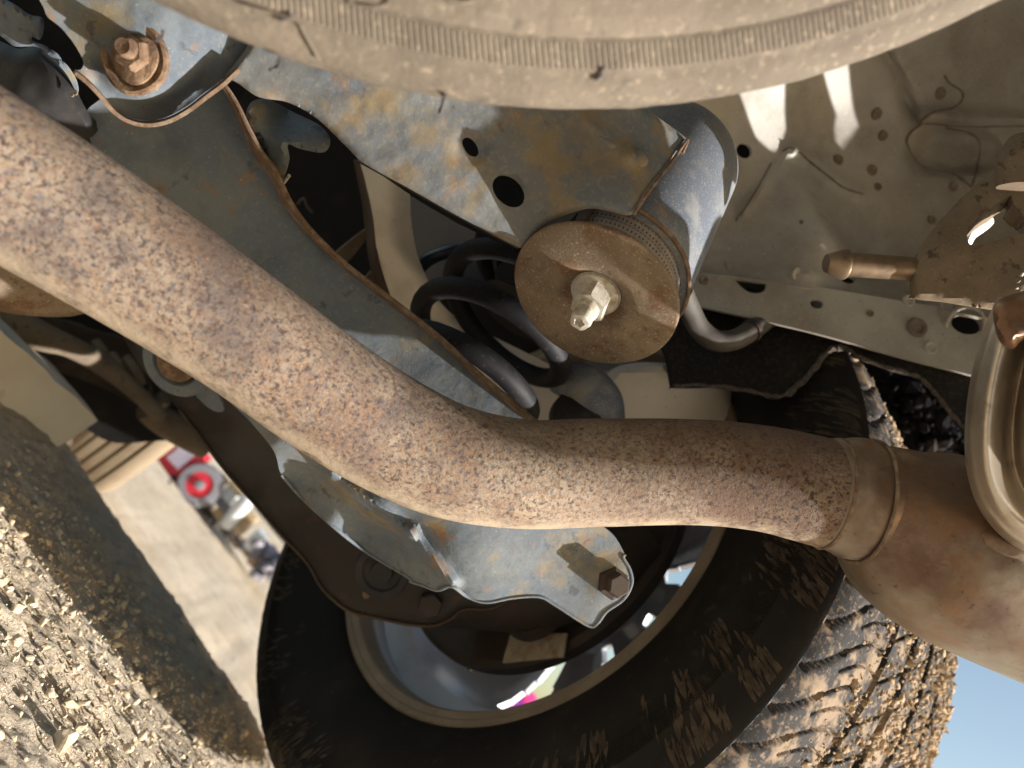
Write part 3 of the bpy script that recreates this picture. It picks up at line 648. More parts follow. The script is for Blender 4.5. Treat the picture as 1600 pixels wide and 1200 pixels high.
lathe('seat_ring', sc0-sax*.05, sax, [(.036, 0), (.040, 0), (.041, -.004), (.040, -.008), (.036, -.008), (.036, 0)], M_hose, boot, seg=60)
lathe('seat_ring', sc0-sax*.085, sax, [(.046, 0), (.050, 0), (.051, -.003), (.050, -.006), (.046, -.006), (.046, 0)], M_hose, boot, seg=60)
rail = thing('frame_rail', 'cream painted curved rail behind the coil spring, partly in sun', 'frame rail', P(640, 420, .64))
RL = [(560, 235, .60), (640, 300, .60), (600, 400, .625), (570, 330, .605), (680, 480, .635), (620, 500, .64), (800, 560, .655), (740, 640, .67), (960, 660, .70), (660, 400, .63), (900, 560, .69)]
ro = [(555, 225), (572, 238), (628, 262), (640, 300), (642, 340), (650, 390), (665, 430), (685, 468), (720, 500), (800, 540), (880, 580), (940, 610), (965, 650), (900, 700), (800, 690), (700, 600), (650, 540), (622, 490), (606, 450), (590, 400), (583, 340), (570, 280)]
sheet('rail_face', ro, RL, .003, M_cream, rail, step=9, bump=lambda u, v: -.007*np.exp(-((u-(612+np.clip(v-380, 0, 400)*.75))/22)**2)+0*u)
strip('rail_side', [(567, 250, .603), (580, 320, .606), (587, 400, .622), (604, 455, .635), (622, 494, .642)], [(552, 250, .66), (566, 320, .67), (575, 400, .68), (590, 455, .69), (605, 494, .70)], M_brown, rail, .002)
g1 = sheet('brace_plate', [(590, 345), (560, 390), (520, 440), (545, 470), (590, 420), (640, 500), (600, 560), (560, 500), (520, 460), (500, 420)], [(590, 345, .68), (520, 440, .66), (600, 560, .70)], .003, M_hanger, step=14)
tag(g1, 'tan slanted brace in shade between the long arm flange and the cream rail', 'brace')
inn = sheet('inner_fender_panel', [(925, 640), (940, 600), (960, 575), (1010, 566), (1080, 572), (1120, 585), (1140, 606), (1146, 640), (1148, 720), (925, 720)], [(930, 640, .66), (1010, 566, .64), (1100, 600, .65), (1146, 640, .69), (1148, 720, .69), (930, 720, .66)], .004, M_cream, step=12, edge=.012, lipr=14)
tag(inn, 'smooth cream panel with rounded corner just above the exhaust pipe, right of the spring', 'panel')
g2 = tube('brake_hose', [(640, 440, .68), (670, 405, .67), (720, 390, .67), (760, 400, .68)], .006, M_navy, n=6)
tag(g2, 'dark blue-black hose curving in shade behind the upper coil of the spring', 'hose')
shk = sheet('upper_spring_seat', [(640, 310), (700, 330), (830, 400), (830, 470), (760, 460), (700, 455), (660, 440)], [(640, 310, .78), (830, 400, .74), (700, 455, .76)], .01, M_navy, step=20)
tag(shk, 'near-black blue pressed seat above the coil spring, under the crossmember', 'spring seat')
pnk = tube('wiring_clip', [(465, 320, .74), (474, 310, .74), (480, 322, .74), (488, 332, .74)], .0014, M_hose, seg=8)
tag(pnk, 'small grey wire clip deep in the dark gap right of the long arm', 'wire clip')
dcone = thing('lower_ball_joint', 'dark rounded joint boot just above the exhaust pipe, below the coil tips', 'joint boot', P(910, 640, .6))
tube('boot_shell', [(870, 590, .60), (905, 600, .59), (935, 625, .59), (950, 660, .60)], [.012, .017, .018, .014], M_tubeblue, dcone)
lathe('boot_cup', P(905, 650, .585), camv(.1, .3, 1), [(.0001, .012), (.014, .010), (.021, .004), (.022, -.01)], M_darkrub, dcone, seg=30)

# ================================================================== FLOOR PAN
pan = thing('floor_pan', 'large pale beige floor panel filling the upper right, with holes and two sunlit patches', 'floor panel', P(1300, 300, .7))
PN = [(900, 60, .585), (1050, 190, .62), (1130, 320, .655), (1085, 400, .645), (1240, 232, .700), (1200, 130, .660), (1300, 100, .675), (1400, 60, .69), (1500, 20, .70), (1650, -60, .71),
      (1290, 250, .710), (1350, 320, .715), (1240, 330, .665), (1290, 380, .650), (1360, 400, .71), (1430, 320, .725), (1430, 200, .722), (1650, 120, .73), (1650, 330, .735), (1180, 430, .640), (1300, 446, .636), (1450, 475, .634), (1560, 490, .634), (1520, 400, .715), (1650, 400, .72), (1590, 470, .70), (1680, 470, .74)]
po = [(880, 60), (960, 140), (1040, 190), (1090, 240), (1110, 330), (1090, 390), (1075, 425), (1075, 425), (1180, 440), (1300, 455), (1420, 475), (1560, 500), (1700, 520), (1700, 520), (1700, -120), (1500, -60), (1200, 20), (900, 10)]
fpn = tps(PN)
def panbump(u, v):
    b = 0*u
    # pressed dome at right
    e = np.hypot((u-1490)/78, (v-235)/42); b = b+.018*np.clip((1-e)*2.2, 0, 1)**.7
    # V-shaped ridge
    for (x0, y0, x1, y1, wd, am) in ((1245, 300, 1320, 398, 15, .013), (1245, 236, 1345, 306, 11, .008), (1165, 330, 1238, 236, 8, .006), (1375, 60, 1430, 185, 10, -.010), (1440, 180, 1640, 190, 10, .010), (1440, 262, 1560, 262, 10, -.006), (1100, 400, 1420, 455, 6, .003)):
        L2 = (x1-x0)**2+(y1-y0)**2; t = np.clip(((u-x0)*(x1-x0)+(v-y0)*(y1-y0))/L2, 0, 1)
        dd = np.hypot(u-x0-t*(x1-x0), v-y0-t*(y1-y0)); b = b-am*np.exp(-(dd/wd)**2)
    return b
sheet('pan_skin', po, PN, .0025, M_body, pan, holes=[oval((1163, 236), 13, 11, 30), oval((1326, 437), 11, 6, 5)], step=8, bump=panbump)
RLc = [(1060, 420, .630), (1180, 440, .628), (1300, 455, .626), (1560, 500, .622), (1070, 478, .622), (1300, 532, .615), (1520, 588, .605), (1600, 610, .60)]
frl = tps(RLc)
rl = [(1060, 420), (1075, 423), (1180, 436), (1300, 452), (1420, 472), (1500, 484), (1620, 505), (1620, 505), (1620, 610), (1620, 610), (1510, 584), (1400, 556), (1280, 522), (1160, 494), (1072, 474), (1072, 474)]
srl = sheet('side_rail', rl, RLc, .003, M_body, pan, holes=[[(1149, 438), (1160, 450), (1172, 457), (1186, 458), (1196, 452), (1197, 443), (1197, 443), (1149, 436)], oval((1276, 475), 10, 7, 15), oval((1510, 507), 24, 15, 12)], step=9)
strip('rail_return', [(1072, 474, .627), (1280, 522, .62), (1510, 584, .61), (1620, 612, .603)], [(1076, 476, .68), (1282, 520, .68), (1512, 580, .68), (1622, 606, .68)], M_brown, pan)
weld_ring(P(1508, 508, D(frl, 1508, 508)-.0015), camv(-.1, -.3, 1), .0145, .0016, M_body, srl, 'hole_collar')
def dimple(u, v, r, fn, m=M_weld, nm='spot_weld', h=.0012):
    d_ = D(fn, u, v)
    if fn is fpn: d_ += float(panbump(np.array([float(u)]), np.array([float(v)]))[0])
    c = P(u, v, d_-.0003)
    n0 = np.cross(P(u+6, v, D(fn, u+6, v))-c, P(u, v+6, D(fn, u, v+6))-c); n0 /= np.linalg.norm(n0)
    if n0@(CAM-c) < 0: n0 = -n0
    lathe(nm, c, n0, [(.0001, h*.3), (r*.45, h*.3), (r*.6, h), (r*.85, h), (r, -.0006)], m, srl if fn is frl else pan, seg=20)
for (u, v, r) in ((1370, 178, .0058), (1380, 212, .0052), (1310, 250, .0056), (1363, 266, .0056), (1490, 292, .0050), (1372, 292, .004), (1470, 146, .0060), (1456, 344, .0045)): dimple(u, v, r, fpn)
for (u, v, r) in ((1112, 210, .0065), (1252, 347, .0018), (1160, 62, .003), (1243, 427, .0056), (1142, 415, .0052)): dimple(u, v, r, fpn, M_body if r > .004 else M_weld)
dimple(1433, 512, .0088, frl, M_sealer, 'rubber_plug', .0022)
for (u, v, r) in ((1455, 543, .006), (1360, 490, .003), (1100, 438, .004), (1420, 470, .0055), (1480, 478, .006)): dimple(u, v, r, frl, M_body if r > .005 else M_weld)
def seam(pts_, r=.0008):
    q = catmull(pts_, 5)
    tube('sealer_bead', [(u, v, D(fpn, u, v)+float(panbump(np.array([u]), np.array([v]))[0])-.0006) for u, v in q], [r*(.7+.6*rnd.random()) for _ in q], M_sealer, pan, seg=6, n=2)
seam([(1222, 236), (1236, 231), (1252, 240), (1270, 256), (1295, 275), (1318, 293), (1348, 303)])
seam([(1476, 118), (1484, 130), (1502, 142), (1504, 155), (1490, 168), (1460, 175), (1438, 192), (1460, 194), (1520, 198), (1640, 196)])
seam([(1478, 200), (1515, 208), (1530, 222), (1530, 245), (1520, 290)])
seam([(1440, 192), (1418, 215), (1424, 240), (1445, 262), (1490, 272), (1518, 292)], .0009)
seam([(1150, 345), (1180, 300), (1205, 255)], .0007)

# hose below the rail
hz = thing('breather_hose', 'bent grey-brown hose below the pale side rail, right of the round washer', 'hose', P(1120, 520, .6))
tube('hose_tube', [(1065, 455, .56), (1076, 480, .575), (1092, 512, .585), (1118, 532, .59), (1150, 530, .60), (1180, 512, .62), (1205, 495, .66)], .0082, M_hose, hz, seg=20)
lathe('hose_clamp', P(1172, 518, .613), P(1190, 505, .63)-P(1160, 526, .605), [(.0086, -.003), (.0095, -.003), (.0095, .003), (.0086, .003)], M_brown, hz, seg=24)
# felt liner
lf = thing('felt_liner', 'torn black felt liner with frayed edge hanging under the pale side rail', 'felt liner', P(1250, 570, .65))
FL = [(1040, 540, .63), (1100, 490, .66), (1200, 610, .61), (1290, 545, .63), (1400, 560, .62), (1510, 590, .61), (1500, 660, .59)]
lo_ = [(1030, 520), (1060, 480), (1150, 470), (1300, 510), (1450, 560), (1530, 590), (1520, 680), (1505, 668), (1482, 640), (1455, 607), (1435, 588), (1400, 578), (1345, 558), (1325, 546), (1308, 543), (1290, 552), (1270, 578), (1243, 606), (1214, 620), (1180, 612), (1120, 603), (1052, 602), (1048, 600), (1042, 560)]
sheet('liner_sheet', lo_, FL, .004, M_felt, lf, step=10, rough=.003)
flf = tps(FL); eg = [(1052, 602), (1120, 603), (1180, 612), (1214, 620), (1243, 606), (1270, 578), (1290, 552), (1308, 543), (1325, 546), (1345, 558), (1400, 578), (1435, 588), (1455, 607), (1482, 640), (1505, 668)]
q = catmull(eg, 5)
tube('frayed_edge', [(u+rnd.uniform(-1.2, 1.2), v+rnd.uniform(-1.2, 1.2), D(flf, u, v)-.001) for u, v in q], [.0010+.0012*rnd.random()+(.0010 if 1230 < u < 1330 else 0) for u, v in q], M_feltedge, lf, seg=7, n=2)

# ================================================================== EXHAUST HANGER
hg = thing('exhaust_hanger', 'dust-caked brown hanger block with a polished bronze rod at the right edge', 'exhaust hanger', P(1500, 420, .45))
hx = P(1450, 422, .452)-P(1290, 411, .448); hx0 = P(1290, 411, .448); hu = hx/np.linalg.norm(hx)
lathe('rod', hx0, hu, [(.0001, 0), (.0050, .0002), (.0056, .001), (.0083, .0085), (.0090, .0105), (.0088, .0118), (.0064, .0125), (.0070, .0150), (.0070, .060)], M_rod, hg, seg=40)
HG = [(1425, 420, .445), (1480, 380, .440), (1560, 440, .435), (1620, 250, .44), (1620, 460, .43), (1500, 330, .45), (1430, 460, .445)]
ho = [(1423, 462), (1422, 430), (1428, 405), (1436, 388), (1450, 368), (1482, 330), (1515, 297), (1550, 268), (1584, 246), (1640, 220), (1680, 300), (1680, 440), (1610, 462), (1585, 480), (1560, 485), (1520, 480), (1470, 472), (1432, 468)]
sheet('rubber_block', ho, HG, .020, M_hanger, hg, holes=[[(1514, 380), (1512, 362), (1528, 340), (1552, 322), (1578, 306), (1584, 318), (1600, 340), (1602, 362), (1570, 372), (1540, 380), (1524, 384)]], step=8, rough=.0012, edge=.006, lipr=12)
tube('upper_bush', [(1592, 292, .425), (1596, 255, .425), (1602, 228, .43)], [.011, .0125, .010], M_hanger, hg)
wb = sheet('white_clip', [(1513, 378), (1520, 362), (1536, 346), (1550, 340), (1552, 350), (1538, 362), (1524, 372), (1518, 382)], [(1513, 378, .50), (1550, 340, .50), (1524, 372, .51)], .002, mat('bare_white_paint', (.8, .8, .78)), step=6)
tag(wb, 'small bright white clip seen through the hole of the brown hanger block', 'clip')
pl = clods('paint_flake', [P(1597, 450, .43), P(1592, 440, .429), P(1598, 428, .43), P(1590, 450, .43)], [.0022, .0016, .002, .0014], M_nut, flat=.4)
tag(pl, 'little pale peeling flakes at the right edge of the brown hanger block', 'paint flakes')

# ================================================================== LOWER ARM BRACKET (front of wheel)
LB = [(355, 620, .462), (430, 712, .474), (520, 815, .486), (640, 900, .490), (500, 700, .455), (600, 790, .462), (700, 870, .466), (735, 940, .478), (800, 850, .466), (860, 935, .486), (925, 978, .494), (940, 820, .480), (985, 905, .492), (560, 830, .492), (480, 740, .486), (600, 720, .450), (620, 860, .488), (700, 780, .452)]
lb = thing('lower_suspension_arm', 'scalloped pale rusted steel arm below the exhaust pipe, above the silver wheel', 'suspension arm', P(720, 850, .55))
lbo = [(350, 612), (392, 660), (422, 696), (432, 715), (440, 742), (470, 776), (520, 822), (572, 862), (640, 903), (641, 908), (660, 914), (684, 922), (706, 916), (730, 932), (760, 941), (800, 934), (842, 932), (866, 944), (900, 966), (924, 979), (935, 972), (948, 955), (974, 936), (987, 912), (984, 890), (974, 872), (976, 866), (960, 838), (930, 812), (930, 800), (800, 780), (600, 720), (450, 620), (380, 570)]
def lbump(u, v):
    b = 0*u
    for (x0, y0, x1, y1, wd, am) in ((430, 690, 520, 740, 10, .009), (520, 740, 640, 832, 11, .013), (640, 832, 706, 910, 10, .011), (400, 650, 500, 715, 8, .006)):
        L2 = (x1-x0)**2+(y1-y0)**2; t = np.clip(((u-x0)*(x1-x0)+(v-y0)*(y1-y0))/L2, 0, 1)
        dd = np.hypot(u-x0-t*(x1-x0), v-y0-t*(y1-y0)); b = b-am*np.exp(-(dd/wd)**2)
    b = b+.010*np.exp(-(((u-590)/50)**2+((v-840)/38)**2))-.006*np.exp(-((u-960)**2+(v-912)**2)/1400)
    return b
flb = tps(LB)
sheet('arm_shell', lbo, LB, .0024, M_frame, lb, step=7, bump=lbump, rough=.0005, holes=[oval((512, 704), 3.2, 16, -42, 14)])
q = lbo[4:27]
tube('rolled_edge', [(u, v, D(flb, u, v)+float(lbump(np.array([float(u)]), np.array([float(v)]))[0])) for u, v in q], .0011, M_frame, lb, seg=8)
bax = camv(.30, .05, .95)
lathe('bolt_head', P(960, 912, D(flb, 960, 912)-.008), bax, [(.0105, -.004), (.0105, 0), (.0078, .001), (.0078, .0070), (.0066, .0080), (.0001, .0080)], M_brown, lb, seg=6, sharp=20, rot=.2)
# dark arm in front of the wheel
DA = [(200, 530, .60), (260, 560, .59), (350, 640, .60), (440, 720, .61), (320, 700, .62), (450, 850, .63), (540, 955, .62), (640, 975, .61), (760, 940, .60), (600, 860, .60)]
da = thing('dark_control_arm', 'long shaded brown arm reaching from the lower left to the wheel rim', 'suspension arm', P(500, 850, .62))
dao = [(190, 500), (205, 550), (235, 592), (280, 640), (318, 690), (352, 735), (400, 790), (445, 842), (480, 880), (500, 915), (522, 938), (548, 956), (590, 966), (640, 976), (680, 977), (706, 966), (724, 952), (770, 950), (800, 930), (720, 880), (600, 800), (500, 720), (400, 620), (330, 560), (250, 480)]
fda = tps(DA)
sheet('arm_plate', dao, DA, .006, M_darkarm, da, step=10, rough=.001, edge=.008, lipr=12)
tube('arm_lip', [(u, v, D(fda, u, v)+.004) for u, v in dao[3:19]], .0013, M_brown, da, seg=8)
for (u, v) in ((572, 868), (572, 930), (624, 918)): lathe('spot_weld', P(u, v, D(fda, u, v)-.0005), camv(.1, -.1, 1), [(.0001, .001), (.0028, .0008), (.0032, -.001)], M_rustbolt, da, seg=14)
lathe('pivot_bush', P(598, 892, D(fda, 598, 892)-.001), camv(0, 0, 1), [(.0001, .006), (.008, .006), (.009, .001), (.014, .001), (.016, .003), (.021, .003), (.022, -.002)], M_darkrub, da, seg=40)
lathe('bolt_head', P(672, 942, D(fda, 672, 942)-.001), camv(.1, 0, 1), [(.0001, .01), (.009, .01), (.010, .008), (.010, -.002)], M_brake, da, seg=6, sharp=20)
# bushing eye at the arm's upper left end
ey = thing('bush_eye', 'blue-grey ring with an orange-rust core half hidden below the exhaust pipe', 'bushing', P(275, 575, .56))
ec = P(284, 562, .565); ea = camv(-.15, -.35, .92)
lathe('outer_ring', ec, ea, [(.016, .004), (.018, .008), (.024, .009), (.027, .006), (.028, -.01), (.016, -.01), (.016, .004)], M_frame, ey, seg=50)
lathe('rust_core', ec, ea, [(.0001, .010), (.0135, .010), (.0150, .007), (.015, -.01)], M_rustbolt, ey, seg=40)
slot = sheet('slotted_tab', [(296, 598), (316, 588), (334, 606), (350, 640), (330, 640), (300, 612)], [(296, 598, .565), (316, 588, .56), (340, 640, .575)], .002, M_frame, step=8, holes=[[(302, 600), (318, 592), (326, 600), (308, 608)]])
tag(slot, 'small slotted tab beside the rusty bush eye below the exhaust pipe', 'bracket')

# ================================================================== WHEEL
wc = P(817.1, 781.4, .7627); waz, wel = math.radians(56.97), math.radians(6.66)
wa = np.array([math.sin(waz)*math.cos(wel), math.cos(waz)*math.cos(wel), math.sin(wel)])
wh = thing('wheel', 'muddy car wheel at the bottom right, seen from its inner side with silver rim', 'wheel', wc)
# tyre sidewalls
side_in = [(.2215, .006), (.2225, -.004), (.227, -.010), (.236, -.0165), (.248, -.024), (.262, -.0295), (.276, -.0315), (.284, -.0315), (.285, -.0322), (.300, -.0318), (.301, -.0308), (.309, -.0292), (.316, -.0262), (.3215, -.0220), (.3262, -.0160)]
tyre = lathe('tyre', wc, wa, side_in, M_tyre, wh, seg=220, sharp=60)
tyre_org = tyre
# fine moulded ribs round the sidewall
def ribs(name, c, ax, r0, r1, hfn, n_, m_, par, amp=.0007, wdt=.5, a0=0, a1=2*math.pi, slant=.0):
    t, b, a = frame(ax); V = []; Fq = []
    for k in range(n_):
        an = a0+(a1-a0)*k/n_; dw = (a1-a0)/n_*wdt*.5
        o = len(V)
        for (r, sg, hh) in ((r0, -1, 0), (r1, -1, 0), (r1, 1, 0), (r0, 1, 0), (r0, 0, 1), (r1, 0, 1)):
            A_ = an+sg*dw+(slant*(r-r0)); V.append(c+a*(hfn(r)-amp*hh)+r*(math.cos(A_)*t+math.sin(A_)*b))
        Fq += [[o, o+4, o+5, o+1], [o+3, o+2, o+5, o+4]]
    return build(name, V, Fq, m_, par, False)
stuff(ribs('sidewall_ribs', wc, wa, .2855, .2995, lambda r: -.0320, 1100, M_tyre, tyre, .0006, .7))
# tread
NB = 62
def groove_mask(an, h):
    s = np.zeros(np.broadcast(an, h).shape)
    hh = h+0*an; aa = an+0*h
    for gc, gw in ((.068, .0042), (.110, .0050), (.152, .0050), (.194, .0044)):
        s = np.maximum(s, np.clip((gw-np.abs(hh-gc-.0008*np.sin(aa*NB)))/.0015, 0, 1)*.0075)
    ph = (aa*NB/(2*math.pi))
    # curved lateral grooves of the two shoulders
    cur = ph+1.15*np.sin(np.clip(hh, -.02, .07)/.06*1.7)
    d1 = np.abs((cur % 1)-.5); wl = np.where(hh < .014, .10, .05)
    s = np.maximum(s, np.clip((wl-d1)/.03, 0, 1)*.0032*((hh > -.014) & (hh < .064)))
    d2 = np.abs(((cur+.5) % 1)-.5); s = np.maximum(s, np.clip((.040-d2)/.02, 0, 1)*.003*((hh > .016) & (hh < .062)))
    cur2 = ph-1.2*(hh-.22)/.06; d3 = np.abs((cur2 % 1)-.5); s = np.maximum(s, np.clip((.07-d3)/.03, 0, 1)*.005*(hh > .2))
    cur3 = ph*1.0+hh*22; d4 = np.abs((cur3 % 1)-.5); s = np.maximum(s, np.clip((.040-d4)/.02, 0, 1)*.004*((hh > .072) & (hh < .19)))
    return s
na = NB*38; hs = np.r_[np.linspace(-.016, .012, 9)[:-1], np.linspace(.012, .226, 110), np.linspace(.226, .262, 10)[1:]]
def base_r(h):
    r = np.interp(h, [-.016, -.010, -.003, .006, .020, .06, .123, .190, .226, .238, .247, .255, .262], [.3262, .3300, .3326, .3342, .3352, .3362, .3368, .3362, .335, .3335, .331, .327, .320]); return r
A_, H_ = np.meshgrid(np.linspace(0, 2*math.pi, na, endpoint=False), hs)
t, b, a = frame(wa)
RR = base_r(H_)-groove_mask(A_, H_)+.0008*fbm(A_*60, H_*300, 4, 3)
V = wc+a*H_[..., None]+RR[..., None]*(np.cos(A_)[..., None]*t+np.sin(A_)[..., None]*b); m_ = len(hs)
i = (np.arange(m_-1)[:, None]*na+np.arange(na)[None]); j = (np.arange(m_-1)[:, None]*na+(np.arange(na)+1)[None] % na)
build('tread', V.reshape(-1, 3), np.stack([i, j, j+na, i+na], -1).reshape(-1, 4), M_tread, tyre, True, None, 50)
lathe('outer_sidewall', wc, wa, [(.320, .262), (.29, .270), (.25, .262), (.2225, .235)], M_tyre, tyre, seg=120)
# mud clods on the tread
C_ = []; S_ = []
uu0, vv0, _ = 0, 0, 0
while len(C_) < 24000:
    an = nrs.uniform(0, 2*math.pi); h = nrs.uniform(.012, .258)
    pr = np.clip((h-.022)/.09, 0, 1)*1.2+.03
    den = .35+1.6*float(fbm(np.array([an*22]), np.array([h*60]), 8, 3)[0])+ .3
    if nrs.random() > pr*den: continue
    if float(groove_mask(np.array([an]), np.array([h]))[0]) > .004 and nrs.random() > .25: continue
    e = math.cos(an)*t+math.sin(an)*b; r = float(base_r(h))
    C_.append(wc+a*h+e*(r+.0002)); S_.append(min(.0005+nrs.exponential(.0008), .0042)*(1.25 if h > .17 else 1))
stuff(clods('mud_clods', C_, S_, M_mud, tyre))
# dried mud streaks on the sidewall: thin radial splashes
def splashes():
    V = []; Fq = []
    for _ in range(3200):
        an = nrs.uniform(0, 2*math.pi); kk = nrs.random()
        r0 = .268+.05*nrs.random() if kk < .6 else .303+.015*nrs.random(); ln = nrs.uniform(.004, .020)
        dens = float(fbm(np.array([an*9.]), np.array([1.]), 2, 3)[0])
        if dens < -.04: continue
        wdt_ = nrs.uniform(.0005, .0018)/r0; o = len(V); n_ = 6
        for q_ in range(n_+1):
            r = min(r0+ln*q_/n_, .3225); hh = float(np.interp(r, [p_[0] for p_ in side_in], [p_[1] for p_ in side_in]))-.0005
            wv = wdt_*(math.sin(math.pi*min(q_/n_+.12, 1))+.05); sk = .02*q_/n_
            for sg in (-1, 1): V.append(wc+a*(hh)+r*(math.cos(an+sg*wv+sk)*t+math.sin(an+sg*wv+sk)*b))
        for q_ in range(n_): Fq.append([o+2*q_, o+2*q_+1, o+2*q_+3, o+2*q_+2])
    return V, Fq
V, Fq = splashes()
M_splash = mat('thin_brown_mud_film', (.045, .035, .027), [((.09, .07, .05), 90, .45, .62, 5, .8)], rough=.9, spec=.1)
stuff(build('mud_splashes', V, Fq, M_splash, tyre, False))
text_obj('225/55R17', wc+a*(-.0318)+.262*(-math.cos(0)*0*t), .02, t, b, M_tyre, wh) if False else None
# rim
rimp = [(.2030, .020), (.2060, .0045), (.2075, .0015), (.2085, .0005), (.2150, -.0010), (.2160, -.0022), (.2200, -.0030), (.2225, -.0015), (.2230, .002), (.2200, .005)]
bowl = [(.2032, .018), (.2045, .040), (.190, .052), (.184, .060), (.182, .085), (.180, .105), (.176, .122), (.168, .137), (.155, .150), (.140, .158), (.125, .163), (.110, .166), (.095, .168), (.080, .168), (.070, .160), (.066, .140), (.060, .130), (.0001, .130)]
nb_ = 300; Vb = []; Fb = []
for (r, h) in bowl:
    for k in range(nb_):
        an = 2*math.pi*k/nb_; rr_ = r; hh = h
        if .078 < r < .182 and h > .08:      # spokes stand proud between the windows
            hh = h-.010*(.5+.5*math.cos(an*10))
        Vb.append(wc+a*hh+rr_*(math.cos(an)*t+math.sin(an)*b))
Vb = np.array(Vb)
for q_ in range(len(bowl)-1):
    rm_ = (bowl[q_][0]+bowl[q_+1][0])/2; hm = (bowl[q_][1]+bowl[q_+1][1])/2
    for k in range(nb_):
        ph = ((k+.5)/nb_*10+.5) % 1
        if .085 < rm_ < .165 and hm > .1 and abs(ph-.5-.10) < .13+.12*(rm_-.085)/.08 : continue
        Fb.append([q_*nb_+k, q_*nb_+(k+1) % nb_, (q_+1)*nb_+(k+1) % nb_, (q_+1)*nb_+k])
nn = np.zeros_like(Vb)
for f in Fb:
    q_ = np.cross(Vb[f[2]]-Vb[f[0]], Vb[f[3]]-Vb[f[1]])
    for k in f: nn[k] += q_
nn /= np.linalg.norm(nn, axis=1)[:, None]+1e-12
if np.mean(nn@a) > 0: nn = -nn; Fb = [f[::-1] for f in Fb]
dirs = {(f[i_], f[(i_+1) % 4]) for f in Fb for i_ in range(4)}; N_ = len(Vb)
rim_ = build('rim', np.r_[Vb, Vb-nn*.006], Fb+[[k+N_ for k in f[::-1]] for f in Fb]+[[y_, x_, x_+N_, y_+N_] for x_, y_ in dirs if (y_, x_) not in dirs], M_silver, wh, True, None, 30)
lathe('rim_flange', wc, wa, rimp, M_rim, rim_, seg=180, sharp=30)
# brake
bk = thing('brake_backing_plate', 'dark rusty round brake plate with a pale blank label inside the wheel', 'brake plate', wc+a*.02)
lathe('backing_disc', wc, wa, [(.0001, .012), (.060, .012), (.064, .018), (.098, .020), (.102, .023), (.154, .024), (.160, .028), (.160, .040), (.12, .05)], M_brake, bk, seg=100, sharp=30)
weld_ring(P(838, 955, .705), wa, .030, .0016, M_brown, bk, 'dust_ring')
def on_plane(u, v, h):      # ray met with the plane of the wheel at offset h
    r = ray(u, v); p0 = wc+wa*h; return CAM+r*(((p0-CAM)@wa)/(r@wa))
lb4 = [on_plane(u, v, .0185) for u, v in ((797, 992), (886, 989), (880, 1026), (785, 1035))]
build('pale_label', [*lb4, *[p_+wa*.002 for p_ in lb4]], [[0, 1, 2, 3], [7, 6, 5, 4], [0, 4, 5, 1], [1, 5, 6, 2], [2, 6, 7, 3], [3, 7, 4, 0]], M_sticker, bk, False)
# half shaft knuckle
kn = thing('hub_knuckle', 'dark rusty knuckle behind the scalloped arm, in front of the brake plate', 'knuckle', P(830, 930, .66))
tube('knuckle_body', [(700, 930, .70), (760, 930, .68), (840, 925, .66), (920, 900, .66), (1000, 840, .68)], [.028, .030, .032, .030, .026], M_brake, kn)
lathe('knuckle_flange', P(840, 945, .67), -wa, [(.0001, .014), (.020, .014), (.022, .010), (.032, .008), (.034, 0)], M_brake, kn, seg=50)

# ================================================================== DARK STRUCTURE BEHIND
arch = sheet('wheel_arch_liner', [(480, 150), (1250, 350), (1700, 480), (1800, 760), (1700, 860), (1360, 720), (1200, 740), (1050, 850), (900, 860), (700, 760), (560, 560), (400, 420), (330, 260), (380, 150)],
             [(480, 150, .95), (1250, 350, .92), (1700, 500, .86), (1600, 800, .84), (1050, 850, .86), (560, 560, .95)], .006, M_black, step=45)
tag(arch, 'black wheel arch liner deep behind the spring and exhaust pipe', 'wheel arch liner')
cs = []; ss = []
for _ in range(420):
    u = nrs.normal(1440, 45); v = nrs.normal(650, 36)
    if u > 1530: continue
    cs.append(P(u, v, .80+nrs.uniform(-.02, .02))); ss.append(min(.002+nrs.exponential(.004), .013))
stuff(clods('caked_mud', cs, ss, mat('shade_toned_mud', (.012, .012, .015), [((.05, .042, .036), 30, .55, .7, 4, .6)], rough=.95, spec=.05), arch and None))  # mud colour darkened to stand in for the shade of the arch
bpy.data.objects['caked_mud']['label'] = 'lumps of dried mud toned dark for shade in the wheel arch above the muffler neck'
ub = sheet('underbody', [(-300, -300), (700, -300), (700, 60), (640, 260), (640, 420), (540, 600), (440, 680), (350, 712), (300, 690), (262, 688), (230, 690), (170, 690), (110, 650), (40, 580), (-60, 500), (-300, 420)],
           [(-300, -300, .95), (640, 60, 1.0), (560, 560, 1.05), (230, 640, 1.1), (-300, 420, 1.0)], .01, M_black, step=50)  # backing sheet; the underbody's shade is put into its black
tag(ub, 'black backing sheet for the deeply shaded underbody behind the arms at upper left', 'underbody')

pbk = sheet('shade_backing', [(850, -150), (1750, -200), (1750, 560), (1400, 520), (1040, 480), (1000, 200)], [(850, -150, .80), (1750, -200, .86), (1750, 560, .80), (1040, 480, .78)], .006, M_black, step=60)  # black sheet behind the pan holes, in place of the shade inside
tag(pbk, 'black sheet standing in for the shade behind the holes of the pale floor panel', 'shade backing')

